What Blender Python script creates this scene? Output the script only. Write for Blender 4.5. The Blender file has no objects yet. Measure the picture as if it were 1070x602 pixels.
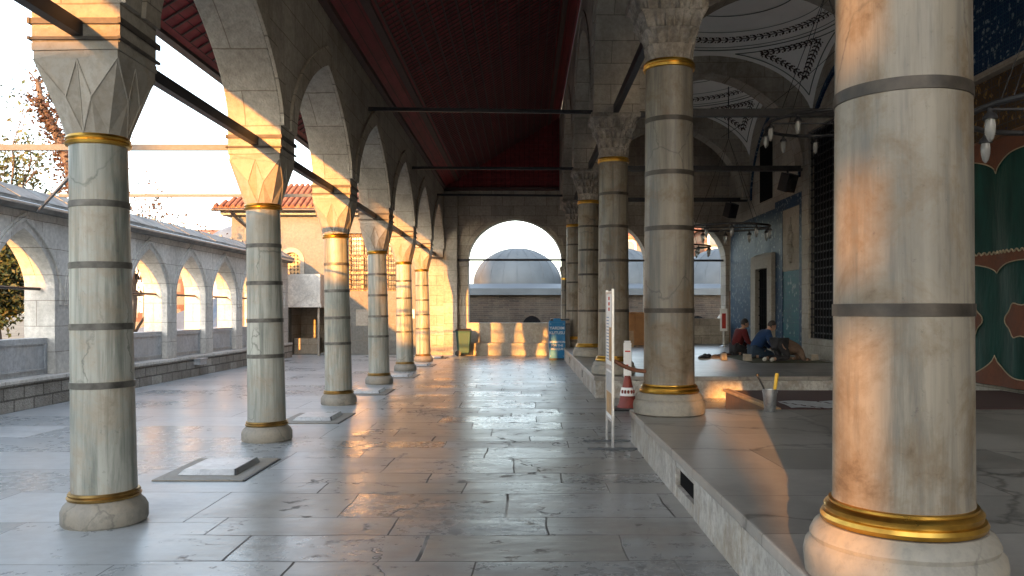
import bpy, bmesh, math, random
from math import sin, cos, pi, sqrt, radians, atan2
from mathutils import Vector, Matrix
random.seed(7)
C = bpy.context.scene.collection
D = bpy.data

# ------------------------------------------------------------------ helpers
def wloc(o):
    v = Vector((0, 0, 0))
    while o is not None:
        v = v + o.location
        o = o.parent
    return v

def tag(o, label=None, cat=None, group=None, kind=None):
    if label: o['label'] = label
    if cat: o['category'] = cat
    if group: o['group'] = group
    if kind: o['kind'] = kind
    return o

def thing(name, label, cat, loc=(0, 0, 0), group=None):
    o = D.objects.new(name, None)
    C.objects.link(o)
    o.location = loc
    o.empty_display_size = 0.1
    return tag(o, label, cat, group)

class MB:
    def __init__(s):
        s.v = []; s.f = []
    def quad(s, *pts):
        b = len(s.v); s.v += [tuple(p) for p in pts]; s.f.append(tuple(range(b, b + len(pts)))); return s
    def box(s, x0, x1, y0, y1, z0, z1):
        b = len(s.v)
        s.v += [(x0,y0,z0),(x1,y0,z0),(x1,y1,z0),(x0,y1,z0),(x0,y0,z1),(x1,y0,z1),(x1,y1,z1),(x0,y1,z1)]
        s.f += [tuple(b+i for i in q) for q in ((3,2,1,0),(4,5,6,7),(0,1,5,4),(1,2,6,5),(2,3,7,6),(3,0,4,7))]
        return s
    def hexa(s, p):   # eight corners: bottom 4, top 4
        b = len(s.v); s.v += [tuple(q) for q in p]
        s.f += [tuple(b+i for i in q) for q in ((3,2,1,0),(4,5,6,7),(0,1,5,4),(1,2,6,5),(2,3,7,6),(3,0,4,7))]
        return s
    def lathe(s, prof, c=(0, 0, 0), n=32, a0=0.0, a1=2*pi):
        b = len(s.v); full = abs(a1 - a0 - 2*pi) < 1e-6
        m = n if full else n + 1
        for r, z in prof:
            for k in range(m):
                a = a0 + (a1 - a0) * k / n
                s.v.append((c[0] + r*cos(a), c[1] + r*sin(a), c[2] + z))
        for i in range(len(prof) - 1):
            for k in range(n):
                k2 = (k + 1) % m
                s.f.append((b+i*m+k, b+i*m+k2, b+(i+1)*m+k2, b+(i+1)*m+k))
        if full:
            if prof[0][0] > 1e-5: s.f.append(tuple(b + k for k in range(m))[::-1])
            if prof[-1][0] > 1e-5: s.f.append(tuple(b + (len(prof)-1)*m + k for k in range(m)))
        return s
    def tube(s, pts, r, n=8, r1=None):
        pts = [Vector(p) for p in pts]; b = len(s.v); N = len(pts)
        for i, p in enumerate(pts):
            t = (pts[min(i+1, N-1)] - pts[max(i-1, 0)]).normalized()
            up = Vector((0, 0, 1)) if abs(t.z) < 0.95 else Vector((1, 0, 0))
            x = t.cross(up).normalized(); y = x.cross(t)
            if isinstance(r, (list, tuple)): rr = r[i]
            else: rr = r if r1 is None else r + (r1 - r) * i / max(1, N-1)
            for k in range(n):
                a = 2*pi*k/n + pi/n
                s.v.append(tuple(p + x*(rr*cos(a)) + y*(rr*sin(a))))
        for i in range(N - 1):
            for k in range(n):
                k2 = (k+1) % n
                s.f.append((b+i*n+k, b+i*n+k2, b+(i+1)*n+k2, b+(i+1)*n+k))
        s.f.append(tuple(b+k for k in range(n))[::-1]); s.f.append(tuple(b+(N-1)*n+k for k in range(n)))
        return s
    def prism(s, poly, axis, t0, t1):   # poly of 2D points, extruded along axis 'X','Y','Z'
        def P(a, b_, t): return {'X': (t, a, b_), 'Y': (a, t, b_), 'Z': (a, b_, t)}[axis]
        n = len(poly); b = len(s.v)
        s.v += [P(a, z, t0) for a, z in poly] + [P(a, z, t1) for a, z in poly]
        s.f.append(tuple(range(b, b+n))); s.f.append(tuple(range(b+n, b+2*n))[::-1])
        for i in range(n):
            j = (i+1) % n
            s.f.append((b+i, b+j, b+n+j, b+n+i))
        return s
    def grid(s, fn, nu, nv):
        b = len(s.v)
        for j in range(nv+1):
            for i in range(nu+1): s.v.append(tuple(fn(i/nu, j/nv)))
        w = nu + 1
        for j in range(nv):
            for i in range(nu):
                s.f.append((b+j*w+i, b+j*w+i+1, b+(j+1)*w+i+1, b+(j+1)*w+i))
        return s
    def build(s, name, mat, parent=None, smooth=False, bevel=0, weld=True, recalc=True, sharp=35):
        me = D.meshes.new(name)
        if parent is not None:
            off = wloc(parent)
        else:
            xs = [p[0] for p in s.v]; ys = [p[1] for p in s.v]; zs = [p[2] for p in s.v]
            off = Vector(((min(xs)+max(xs))/2, (min(ys)+max(ys))/2, min(zs)))
        me.from_pydata([(p[0]-off.x, p[1]-off.y, p[2]-off.z) for p in s.v], [], s.f)
        bm = bmesh.new(); bm.from_mesh(me)
        if weld: bmesh.ops.remove_doubles(bm, verts=bm.verts, dist=1e-5)
        if recalc: bmesh.ops.recalc_face_normals(bm, faces=bm.faces)
        if bevel:
            es = [e for e in bm.edges if len(e.link_faces) == 2 and e.calc_face_angle(0) > 0.6]
            if es: bmesh.ops.bevel(bm, geom=es, offset=bevel, segments=2, affect='EDGES', profile=0.6)
        if smooth:
            for f in bm.faces: f.smooth = True
            for e in bm.edges:
                if len(e.link_faces) == 2 and e.calc_face_angle(0) > radians(sharp): e.smooth = False
        bm.to_mesh(me); bm.free()
        me.materials.append(mat)
        o = D.objects.new(name, me)
        C.objects.link(o)
        if parent is not None: o.parent = parent
        else: o.location = off
        return o

def copy_tree(o, parent=None):
    c = o.copy(); C.objects.link(c); c.parent = parent
    for ch in list(o.children): copy_tree(ch, c)
    return c

def bar(p, q, w, h, up=(0, 0, 1)):
    """rectangular bar between two points as MB hexa"""
    p = Vector(p); q = Vector(q); t = (q-p).normalized(); up = Vector(up)
    x = t.cross(up).normalized(); y = x.cross(t)
    m = MB(); c = []
    for e in (p, q):
        c += [e + x*(sx*w/2) + y*(sy*h/2) for sx, sy in ((-1,-1),(1,-1),(1,1),(-1,1))]
    return m.hexa(c)

def arch_pts(c, a, zs, rise, n=20, pt=0.15):
    out = []
    for i in range(n + 1):
        th = pi - pi*i/n
        u = cos(th)
        e = sqrt(max(0, 1 - u*u))
        out.append((c + a*u, zs + rise*((1-pt)*e + pt*(1-abs(u)))))
    return out

def arch_wall(mb, s0, s1, zb, zt, arches, t0, t1, axis, n=20):
    """wall from s0 to s1 with arched openings standing on zb; zt = (top at t0, top at t1)"""
    if not isinstance(zt, tuple): zt = (zt, zt)
    P = (lambda s_, t, z: (t, s_, z)) if axis == 'Y' else (lambda s_, t, z: (s_, t, z))
    low = [(s0, zb)]
    for (c, a, zs, rise, pt) in arches:
        low.append((c-a, zb)); low += arch_pts(c, a, zs, rise, n, pt); low.append((c+a, zb))
    low.append((s1, zb))
    for (a, b) in zip(low[:-1], low[1:]):
        if abs(a[0]-b[0]) > 1e-6:
            for t, z in ((t0, zt[0]), (t1, zt[1])):
                mb.quad(P(a[0], t, a[1]), P(b[0], t, b[1]), P(b[0], t, z), P(a[0], t, z))
            mb.quad(P(a[0], t0, zt[0]), P(b[0], t0, zt[0]), P(b[0], t1, zt[1]), P(a[0], t1, zt[1]))
        if abs(a[0]-b[0]) + abs(a[1]-b[1]) > 1e-6:
            mb.quad(P(a[0], t0, a[1]), P(b[0], t0, b[1]), P(b[0], t1, b[1]), P(a[0], t1, a[1]))
    for s_ in (s0, s1):
        mb.quad(P(s_, t0, zb), P(s_, t1, zb), P(s_, t1, zt[1]), P(s_, t0, zt[0]))
    return mb

def archivolt(mb, c, a, zs, rise, w0, w1, t0, t1, axis, n=20, pt=0.15, foot=None):
    P = (lambda s_, t, z: (t, s_, z)) if axis == 'Y' else (lambda s_, t, z: (s_, t, z))
    i_ = arch_pts(c, a+w0, zs, rise+w0, n, pt); o_ = arch_pts(c, a+w1, zs, rise+w1*1.15, n, pt)
    if foot is not None:
        i_ = [(i_[0][0], foot)] + i_ + [(i_[-1][0], foot)]; o_ = [(o_[0][0], foot)] + o_ + [(o_[-1][0], foot)]
    for k in range(len(i_)-1):
        a0, a1, b0, b1 = i_[k], i_[k+1], o_[k], o_[k+1]
        mb.quad(P(a0[0], t0, a0[1]), P(a1[0], t0, a1[1]), P(b1[0], t0, b1[1]), P(b0[0], t0, b0[1]))
        mb.quad(P(a0[0], t1, a0[1]), P(a1[0], t1, a1[1]), P(b1[0], t1, b1[1]), P(b0[0], t1, b0[1]))
        mb.quad(P(a0[0], t0, a0[1]), P(a1[0], t0, a1[1]), P(a1[0], t1, a1[1]), P(a0[0], t1, a0[1]))
        mb.quad(P(b0[0], t0, b0[1]), P(b1[0], t0, b1[1]), P(b1[0], t1, b1[1]), P(b0[0], t1, b0[1]))
    for k in (0, -1):
        a0, b0 = i_[k], o_[k]
        mb.quad(P(a0[0], t0, a0[1]), P(b0[0], t0, b0[1]), P(b0[0], t1, b0[1]), P(a0[0], t1, a0[1]))
    return mb

def text_mesh(s, size, mat, parent, loc, rot, name='lettering', align='CENTER', depth=0.002, spacing=1.0):
    cu = D.curves.new('t', 'FONT'); cu.body = s; cu.size = size; cu.align_x = align; cu.align_y = 'CENTER'
    cu.extrude = depth; cu.space_line = spacing; cu.resolution_u = 3; cu.offset = size*0.012
    t = D.objects.new('t', cu); C.objects.link(t)
    bpy.context.view_layer.update()
    me = D.meshes.new_from_object(t.evaluated_get(bpy.context.evaluated_depsgraph_get()))
    D.objects.remove(t)
    me.transform(Matrix.Translation(Vector(loc) - wloc(parent)) @ rot.to_4x4())
    me.materials.clear(); me.materials.append(mat)
    o = D.objects.new(name, me); C.objects.link(o); o.parent = parent
    return o

# ------------------------------------------------------------------ materials
class NT:
    def __init__(s, name):
        s.m = D.materials.new(name); s.m.use_nodes = True
        s.n = s.m.node_tree.nodes; s.l = s.m.node_tree.links
        s.b = s.n['Principled BSDF']; s.pos = None
    def node(s, typ, **kw):
        nd = s.n.new(typ)
        for k, v in kw.items():
            if hasattr(nd, k): setattr(nd, k, v)
        return nd
    def set(s, nd, inp, v):
        sock = nd.inputs[inp]
        if hasattr(v, 'is_linked') or v.__class__.__name__.startswith('NodeSocket'): s.l.new(v, sock)
        elif isinstance(v, (tuple, list)) and len(v) == 3 and sock.type == 'RGBA': sock.default_value = (*v, 1)
        else: sock.default_value = v
    def P(s):
        if s.pos is None: s.pos = s.node('ShaderNodeNewGeometry').outputs['Position']
        return s.pos
    def sep(s, v):
        nd = s.node('ShaderNodeSeparateXYZ'); s.l.new(v, nd.inputs[0]); return nd.outputs
    def comb(s, x, y, z):
        nd = s.node('ShaderNodeCombineXYZ')
        for i, q in enumerate((x, y, z)): s.set(nd, i, q)
        return nd.outputs[0]
    def math(s, op, a, b=0.0, c=None, clamp=False):
        nd = s.node('ShaderNodeMath', operation=op, use_clamp=clamp); s.set(nd, 0, a); s.set(nd, 1, b)
        if c is not None: s.set(nd, 2, c)
        return nd.outputs[0]
    def vscale(s, v, sc):
        nd = s.node('ShaderNodeMapping'); s.l.new(v, nd.inputs[0]); nd.inputs['Scale'].default_value = sc; return nd.outputs[0]
    def vadd(s, a, b):
        nd = s.node('ShaderNodeVectorMath', operation='ADD'); s.set(nd, 0, a); s.set(nd, 1, b); return nd.outputs[0]
    def noise(s, v, scale, detail=4, rough=0.55, dist=0.0, col=False):
        nd = s.node('ShaderNodeTexNoise'); s.l.new(v, nd.inputs['Vector'])
        nd.inputs['Scale'].default_value = scale; nd.inputs['Detail'].default_value = detail
        nd.inputs['Roughness'].default_value = rough; nd.inputs['Distortion'].default_value = dist
        return nd.outputs['Color'] if col else nd.outputs['Fac']
    def vor(s, v, scale, feature='F1', rnd=1.0, out='Distance'):
        nd = s.node('ShaderNodeTexVoronoi', feature=feature); s.l.new(v, nd.inputs['Vector'])
        nd.inputs['Scale'].default_value = scale; nd.inputs['Randomness'].default_value = rnd
        return nd.outputs[out]
    def ramp(s, f, stops):
        nd = s.node('ShaderNodeValToRGB'); s.set(nd, 0, f); e = nd.color_ramp.elements
        while len(e) < len(stops): e.new(0.5)
        for el, (p, c) in zip(e, stops):
            el.position = p; el.color = (*c, 1) if isinstance(c, (tuple, list)) else (c, c, c, 1)
        return nd.outputs[0]
    def mix(s, f, a, b, mode='MIX'):
        nd = s.node('ShaderNodeMix', data_type='RGBA', blend_type=mode)
        s.set(nd, 0, f); s.set(nd, 6, a); s.set(nd, 7, b); return nd.outputs[2]
    def brick(s, v, w, h, mortar=0.012, off=0.5, c1=(1,1,1), c2=(0,0,0), cm=(0.5,0.5,0.5), bias=0.0, smooth=0.1):
        nd = s.node('ShaderNodeTexBrick'); s.l.new(v, nd.inputs['Vector']); nd.offset = off
        nd.inputs['Color1'].default_value = (*c1, 1); nd.inputs['Color2'].default_value = (*c2, 1); nd.inputs['Mortar'].default_value = (*cm, 1)
        nd.inputs['Scale'].default_value = 1; nd.inputs['Mortar Size'].default_value = mortar
        nd.inputs['Brick Width'].default_value = w; nd.inputs['Row Height'].default_value = h
        nd.inputs['Bias'].default_value = bias; nd.inputs['Mortar Smooth'].default_value = smooth
        return nd.outputs['Color'], nd.outputs['Fac']
    def bump(s, h, strength=0.3, dist=0.02, normal=None):
        nd = s.node('ShaderNodeBump'); s.set(nd, 'Height', h); nd.inputs['Strength'].default_value = strength
        nd.inputs['Distance'].default_value = dist
        if normal is not None: s.l.new(normal, nd.inputs['Normal'])
        return nd.outputs[0]
    def out(s, col=None, rough=None, metal=None, normal=None, spec=None):
        if col is not None: s.set(s.b, 'Base Color', col)
        if rough is not None: s.set(s.b, 'Roughness', rough)
        if metal is not None: s.set(s.b, 'Metallic', metal)
        if normal is not None: s.set(s.b, 'Normal', normal)
        if spec is not None: s.set(s.b, 'Specular IOR Level', spec)
        return s.m

def objpos(t):   # object-space position, so copies share the pattern but stay put
    return t.node('ShaderNodeTexCoord').outputs['Object']
def orand(t):
    return t.node('ShaderNodeObjectInfo').outputs['Random']

def plain(name, col, rough=0.6, metal=0.0, var=0.25, scale=9.0, bump=0.0):
    t = NT(name); n = t.noise(t.P(), scale, 4)
    k = t.ramp(n, [(0.25, tuple(c*(1-var) for c in col)), (0.75, tuple(min(1, c*(1+var)) for c in col))])
    r = t.math('MULTIPLY_ADD', n, 0.25, max(0.03, rough-0.12))
    return t.out(k, r, metal, t.bump(n, bump, 0.02) if bump else None)

def stone(name, c1, c2, cm, bw=0.85, bh=0.38, mort=0.008, stain=0.5, bumpk=0.35, rough=0.85, grime=(0.12,0.10,0.08)):
    t = NT(name); p = t.P(); x, y, z = t.sep(p)
    wob = t.noise(p, 3.0, 2)
    nx = t.sep(t.node('ShaderNodeNewGeometry').outputs['True Normal'])[0]
    side = t.math('GREATER_THAN', t.math('ABSOLUTE', nx), 0.5)
    u = t.math('ADD', t.math('MULTIPLY', side, y), t.math('MULTIPLY', t.math('SUBTRACT', 1.0, side), x))
    v = t.comb(u, t.math('MULTIPLY_ADD', wob, 0.02, z), 0.0)
    bc, bf = t.brick(v, bw, bh, mort, c1=c1, c2=c2, cm=cm)
    big = t.noise(p, 0.7, 5, 0.6); fine = t.noise(p, 14, 6, 0.7); pit = t.vor(p, 38)
    col = t.mix(t.ramp(big, [(0.42, 0.0), (0.72, stain)]), bc, grime)
    streak = t.noise(t.vscale(p, (2.2, 2.2, 0.25)), 1.5, 4, 0.6)
    col = t.mix(t.ramp(streak, [(0.5, 0.0), (0.8, stain*0.7)]), col, grime)
    col = t.mix(1.0, col, t.ramp(fine, [(0.25, 0.68), (0.7, 1.12)]), 'MULTIPLY')
    h = t.math('SUBTRACT', t.math('MULTIPLY_ADD', fine, 0.5, t.math('MULTIPLY', pit, 0.4)), t.math('MULTIPLY', bf, 0.9))
    return t.out(col, rough, 0, t.bump(h, bumpk, 0.03), 0.25)

def marble(name, base, dark, warm, vertical=True, rough=0.38, stainy=0.4, spec=0.4, bump=0.1, hairk=0.5):
    t = NT(name); p = t.P(); r = orand(t)
    p2 = t.vadd(p, t.comb(t.math('MULTIPLY', r, 37), t.math('MULTIPLY', r, 11), t.math('MULTIPLY', r, 5)))
    V = lambda xy, z: t.vscale(p2, (xy, xy, z)) if vertical else t.vscale(p2, (xy, xy, xy*0.8))
    big = t.noise(V(1.6, 0.55), 1.3, 6, 0.62)                       # broad cloudy tone
    veins = t.noise(V(5.5, 0.40), 1.4, 6, 0.68, 0.35)               # long bands in the stone
    hair = t.noise(V(17, 0.5), 1.3, 4, 0.7)                         # hair streaks and drips
    blot = t.noise(p2, 2.6, 8, 0.72, 0.3)                           # stains
    spot = t.noise(p2, 24, 5, 0.75)
    col = t.ramp(big, [(0.32, tuple(0.45*d+0.55*q for d, q in zip(dark, base))), (0.5, base), (0.68, tuple(min(1, c*1.2) for c in base))])
    col = t.mix(t.ramp(veins, [(0.47, 0.0), (0.54, 0.4), (0.66, 0.9)]), col, dark)
    col = t.mix(t.ramp(hair, [(0.47, 0.0), (0.62, hairk)]), col, tuple(c*0.8 for c in dark))
    col = t.mix(t.ramp(blot, [(0.47, 0.0), (0.60, stainy*0.75), (0.72, stainy)]), col, warm)
    col = t.mix(t.ramp(blot, [(0.60, 0.0), (0.70, stainy*0.6)]), col, tuple(c*0.38 for c in warm))
    col = t.mix(t.ramp(spot, [(0.62, 0.0), (0.75, 0.5)]), col, tuple(c*0.5 for c in dark))
    wv_ = t.node('ShaderNodeVectorMath', operation='SCALE'); t.l.new(t.noise(p2, 3.0, 5, 0.6, 0, True), wv_.inputs[0]); wv_.inputs['Scale'].default_value = 0.22
    crk = t.vor(t.vscale(t.vadd(p2, wv_.outputs[0]), (1, 1, 0.6)), 1.1, 'DISTANCE_TO_EDGE')
    crk = t.math('MULTIPLY', t.ramp(crk, [(0.0, 1.0), (0.008, 0.0)]), t.ramp(t.noise(p2, 1.1, 2), [(0.50, 0.0), (0.58, 0.6)]))
    col = t.mix(crk, col, tuple(c*0.5 for c in dark))
    rr = t.math('ADD', t.math('MULTIPLY_ADD', big, 0.3, rough-0.15), t.math('MULTIPLY', t.ramp(blot, [(0.5, 0.0), (0.65, 1.0)]), 0.15))
    h = t.math('SUBTRACT', t.math('MULTIPLY', blot, 0.6), t.math('MULTIPLY', t.ramp(spot, [(0.6, 0.0), (0.72, 1.0)]), 0.5))
    return t.out(col, rr, 0, t.bump(h, bump, 0.03), spec)

M = {}
M['lime'] = stone('limestone', (0.46,0.42,0.36), (0.38,0.345,0.29), (0.23,0.195,0.155), 0.9, 0.36, 0.006, 0.55)
M['limedark'] = stone('grey_limestone', (0.50,0.445,0.37), (0.39,0.345,0.28), (0.19,0.165,0.135), 0.75, 0.34, 0.006, 0.55)
M['limepale'] = stone('pale_limestone', (0.40,0.36,0.305), (0.35,0.315,0.26), (0.33,0.28,0.22), 1.1, 0.5, 0.005, 0.28, 0.2, grime=(0.25,0.2,0.15))
M['buildwall'] = stone('cream_building_stone', (0.195,0.195,0.18), (0.17,0.168,0.155), (0.2,0.17,0.14), 1.1, 0.5, 0.005, 0.4, 0.2, grime=(0.17,0.14,0.11))
M['courtwall'] = stone('weathered_marble_wall', (0.74,0.715,0.67), (0.64,0.615,0.575), (0.26,0.23,0.19), 0.8, 0.42, 0.005, 0.42, 0.25, grime=(0.2,0.185,0.16))
M['rubble'] = stone('rough_plinth_stone', (0.50,0.475,0.43), (0.30,0.28,0.25), (0.15,0.14,0.125), 0.5, 0.19, 0.014, 0.6, 0.9)
M['brickwall'] = stone('brown_brick', (0.075,0.054,0.042), (0.034,0.028,0.024), (0.075,0.064,0.055), 0.55, 0.11, 0.012, 0.6, 0.6)
M['coping'] = plain('coping_stone', (0.22,0.215,0.20), 0.75, 0, 0.5, 3.0, 0.3)
M['capital'] = marble('capital_marble', (0.29,0.27,0.235), (0.25,0.22,0.18), (0.36,0.27,0.18), False, 0.6, 0.45)
M['capdark'] = marble('muqarnas_marble', (0.34,0.305,0.26), (0.13,0.115,0.10), (0.2,0.155,0.11), False, 0.65, 0.6)
M['coll'] = marble('greenish_marble', (0.36,0.365,0.33), (0.10,0.12,0.108), (0.34,0.27,0.19), True, 0.36, 0.6, 0.4, 0.1, 0.35)
M['colr'] = marble('buff_marble', (0.215,0.188,0.148), (0.082,0.078,0.072), (0.135,0.095,0.055), True, 0.42, 0.95, 0.4, 0.14, 0.18)
M['basem'] = marble('base_marble', (0.25,0.23,0.195), (0.22,0.205,0.18), (0.38,0.31,0.22), False, 0.55, 0.4)
M['panelm'] = marble('panel_marble', (0.42,0.44,0.46), (0.30,0.32,0.35), (0.5,0.47,0.42), False, 0.4, 0.3)
M['riserm'] = marble('weathered_riser_marble', (0.44,0.42,0.39), (0.24,0.225,0.205), (0.30,0.25,0.19), False, 0.55, 0.75, 0.3, 0.3)
M['white'] = marble('white_marble', (0.62,0.60,0.56), (0.45,0.44,0.42), (0.5,0.44,0.36), False, 0.45, 0.35)
M['strap'] = plain('rusty_strap_iron', (0.075,0.062,0.052), 0.65, 0.2, 0.5, 14, 0.2)
M['parapet'] = marble('parapet_marble', (0.40,0.37,0.315), (0.28,0.26,0.22), (0.33,0.28,0.21), False, 0.5, 0.4)
M['lid'] = marble('polished_lid_marble', (0.60,0.61,0.62), (0.48,0.49,0.5), (0.5,0.48,0.44), False, 0.3, 0.2)
M['iron'] = plain('dark_iron', (0.030,0.030,0.034), 0.5, 0.4, 0.4, 12)
M['band'] = plain('banded_iron', (0.12,0.115,0.105), 0.5, 0.5, 0.6, 11, 0.15)
M['bandr'] = plain('dark_banded_iron', (0.045,0.036,0.028), 0.48, 0.3, 0.7, 9, 0.2)
M['gold'] = plain('gilt_brass', (0.62,0.36,0.07), 0.32, 1.0, 0.35, 7)
M['oldgold'] = plain('tarnished_brass', (0.36,0.22,0.07), 0.4, 0.9, 0.5, 7)
M['lead'] = plain('lead_sheet', (0.11,0.14,0.18), 0.6, 0.15, 0.3, 1.3, 0.2)
M['leadpale'] = plain('pale_lead_sheet', (0.085,0.10,0.115), 0.6, 0.1, 0.25, 0.9, 0.2)
M['wood'] = plain('brown_wood', (0.17,0.085,0.04), 0.5, 0, 0.35, 6, 0.2)
M['woodpale'] = plain('pale_wood', (0.42,0.25,0.11), 0.5, 0, 0.3, 6)
M['carpet'] = plain('dark_red_carpet', (0.055,0.022,0.018), 0.95, 0, 0.3, 30, 0.4)
M['plaster'] = plain('white_plaster', (0.88,0.86,0.83), 0.9, 0, 0.05, 2)
M['paint_dark'] = plain('painted_ornament', (0.055,0.035,0.03), 0.9, 0, 0.2, 9)
M['paint_line'] = plain('painted_line', (0.10,0.13,0.11), 0.9, 0, 0.2, 9)
M['dark'] = plain('dark_opening', (0.008,0.008,0.009), 0.9, 0, 0.3, 4); M['dark'].node_tree.nodes['Principled BSDF'].inputs['Specular IOR Level'].default_value = 0.05  # near-black, also stands in for the shade inside openings
M['glass'] = plain('window_glass', (0.05,0.06,0.07), 0.12, 0, 0.3, 4)
M['black'] = plain('black_plastic', (0.018,0.018,0.02), 0.45, 0, 0.3, 10)
M['green'] = plain('green_plastic', (0.002,0.055,0.052), 0.5, 0, 0.2, 8)
M['blue'] = plain('blue_paint', (0.005,0.16,0.36), 0.35, 0, 0.12, 6)
M['wht'] = plain('white_paint', (0.78,0.78,0.78), 0.5, 0, 0.06, 6)
M['greybar'] = plain('weathered_zinc_bar', (0.10,0.11,0.12), 0.6, 0.2, 0.3, 12)
M['alu'] = plain('grey_aluminium', (0.5,0.5,0.5), 0.35, 0.8, 0.15, 8)
M['zinc'] = plain('galvanised_zinc', (0.36,0.38,0.40), 0.38, 0.85, 0.3, 25)
M['red'] = plain('red_paint', (0.5,0.03,0.02), 0.45, 0, 0.15, 6)
M['cone'] = plain('faded_red_plastic', (0.20,0.03,0.02), 0.5, 0, 0.25, 12)
M['yellow'] = plain('yellow_plastic', (0.75,0.45,0.02), 0.4, 0, 0.1, 8)
M['rope'] = plain('brown_belt', (0.16,0.06,0.03), 0.7, 0, 0.3, 20)
M['tan'] = plain('tan_board', (0.30,0.14,0.045), 0.6, 0, 0.2, 5)
M['card'] = plain('cardboard', (0.30,0.20,0.12), 0.8, 0, 0.15, 8)
M['skin'] = plain('skin', (0.42,0.24,0.16), 0.5, 0, 0.12, 18)
M['hair'] = plain('dark_hair', (0.018,0.013,0.011), 0.6, 0, 0.4, 60, 0.5)
M['redcloth'] = plain('red_knit', (0.09,0.006,0.008), 0.9, 0, 0.25, 22, 0.3)
M['bluecloth'] = plain('blue_fleece', (0.008,0.035,0.11), 0.9, 0, 0.3, 18, 0.3)
M['browncloth'] = plain('brown_cloth', (0.13,0.085,0.06), 0.9, 0, 0.3, 18, 0.3)
M['trouser'] = plain('black_trousers', (0.022,0.022,0.026), 0.85, 0, 0.3, 20, 0.2)
M['jean'] = plain('dark_denim', (0.025,0.045,0.075), 0.85, 0, 0.3, 20, 0.2)
M['sole'] = plain('pale_sole', (0.42,0.40,0.36), 0.7, 0, 0.2, 20)
M['mat'] = plain('olive_mat', (0.10,0.10,0.05), 0.9, 0, 0.35, 30)
M['appl'] = plain('rust_velvet', (0.12,0.042,0.022), 0.85, 0, 0.25, 14)
M['cream'] = plain('cream_braid', (0.33,0.27,0.18), 0.7, 0, 0.15, 30)
M['bark'] = plain('bark', (0.10,0.07,0.05), 0.9, 0, 0.4, 12, 0.6)

def _satin():
    t = NT('green_satin'); p = t.P(); n = t.noise(t.vscale(p, (1, 2.5, 0.6)), 2.2, 4)
    c = t.ramp(n, [(0.3, (0.003,0.024,0.02)), (0.7, (0.007,0.05,0.042))])
    return t.out(c, 0.55, 0, t.bump(n, 0.25, 0.12), 0.15)
M['satin'] = _satin()

def _leafmat(name, a, b, c):
    t = NT(name); p = t.P(); n = t.noise(p, 1.1, 3); m = t.noise(p, 13, 2)
    col = t.mix(t.ramp(n, [(0.35, 0.0), (0.65, 1.0)]), a, b)
    col = t.mix(t.ramp(m, [(0.45, 0.0), (0.65, 0.8)]), col, c)
    t.b.inputs['Transmission Weight'].default_value = 0
    return t.out(col, 0.6)
M['leaf'] = _leafmat('autumn_leaves', (0.03,0.055,0.018), (0.055,0.075,0.018), (0.11,0.075,0.016))
M['leaf2'] = _leafmat('rust_leaves', (0.075,0.033,0.017), (0.06,0.024,0.013), (0.10,0.055,0.018))

def _grass():
    t = NT('dry_ground'); p = t.P(); n = t.noise(p, 0.3, 6)
    return t.out(t.ramp(n, [(0.3, (0.09,0.085,0.06)), (0.7, (0.2,0.18,0.14))]), 0.95)
M['terrain'] = _grass()

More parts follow.
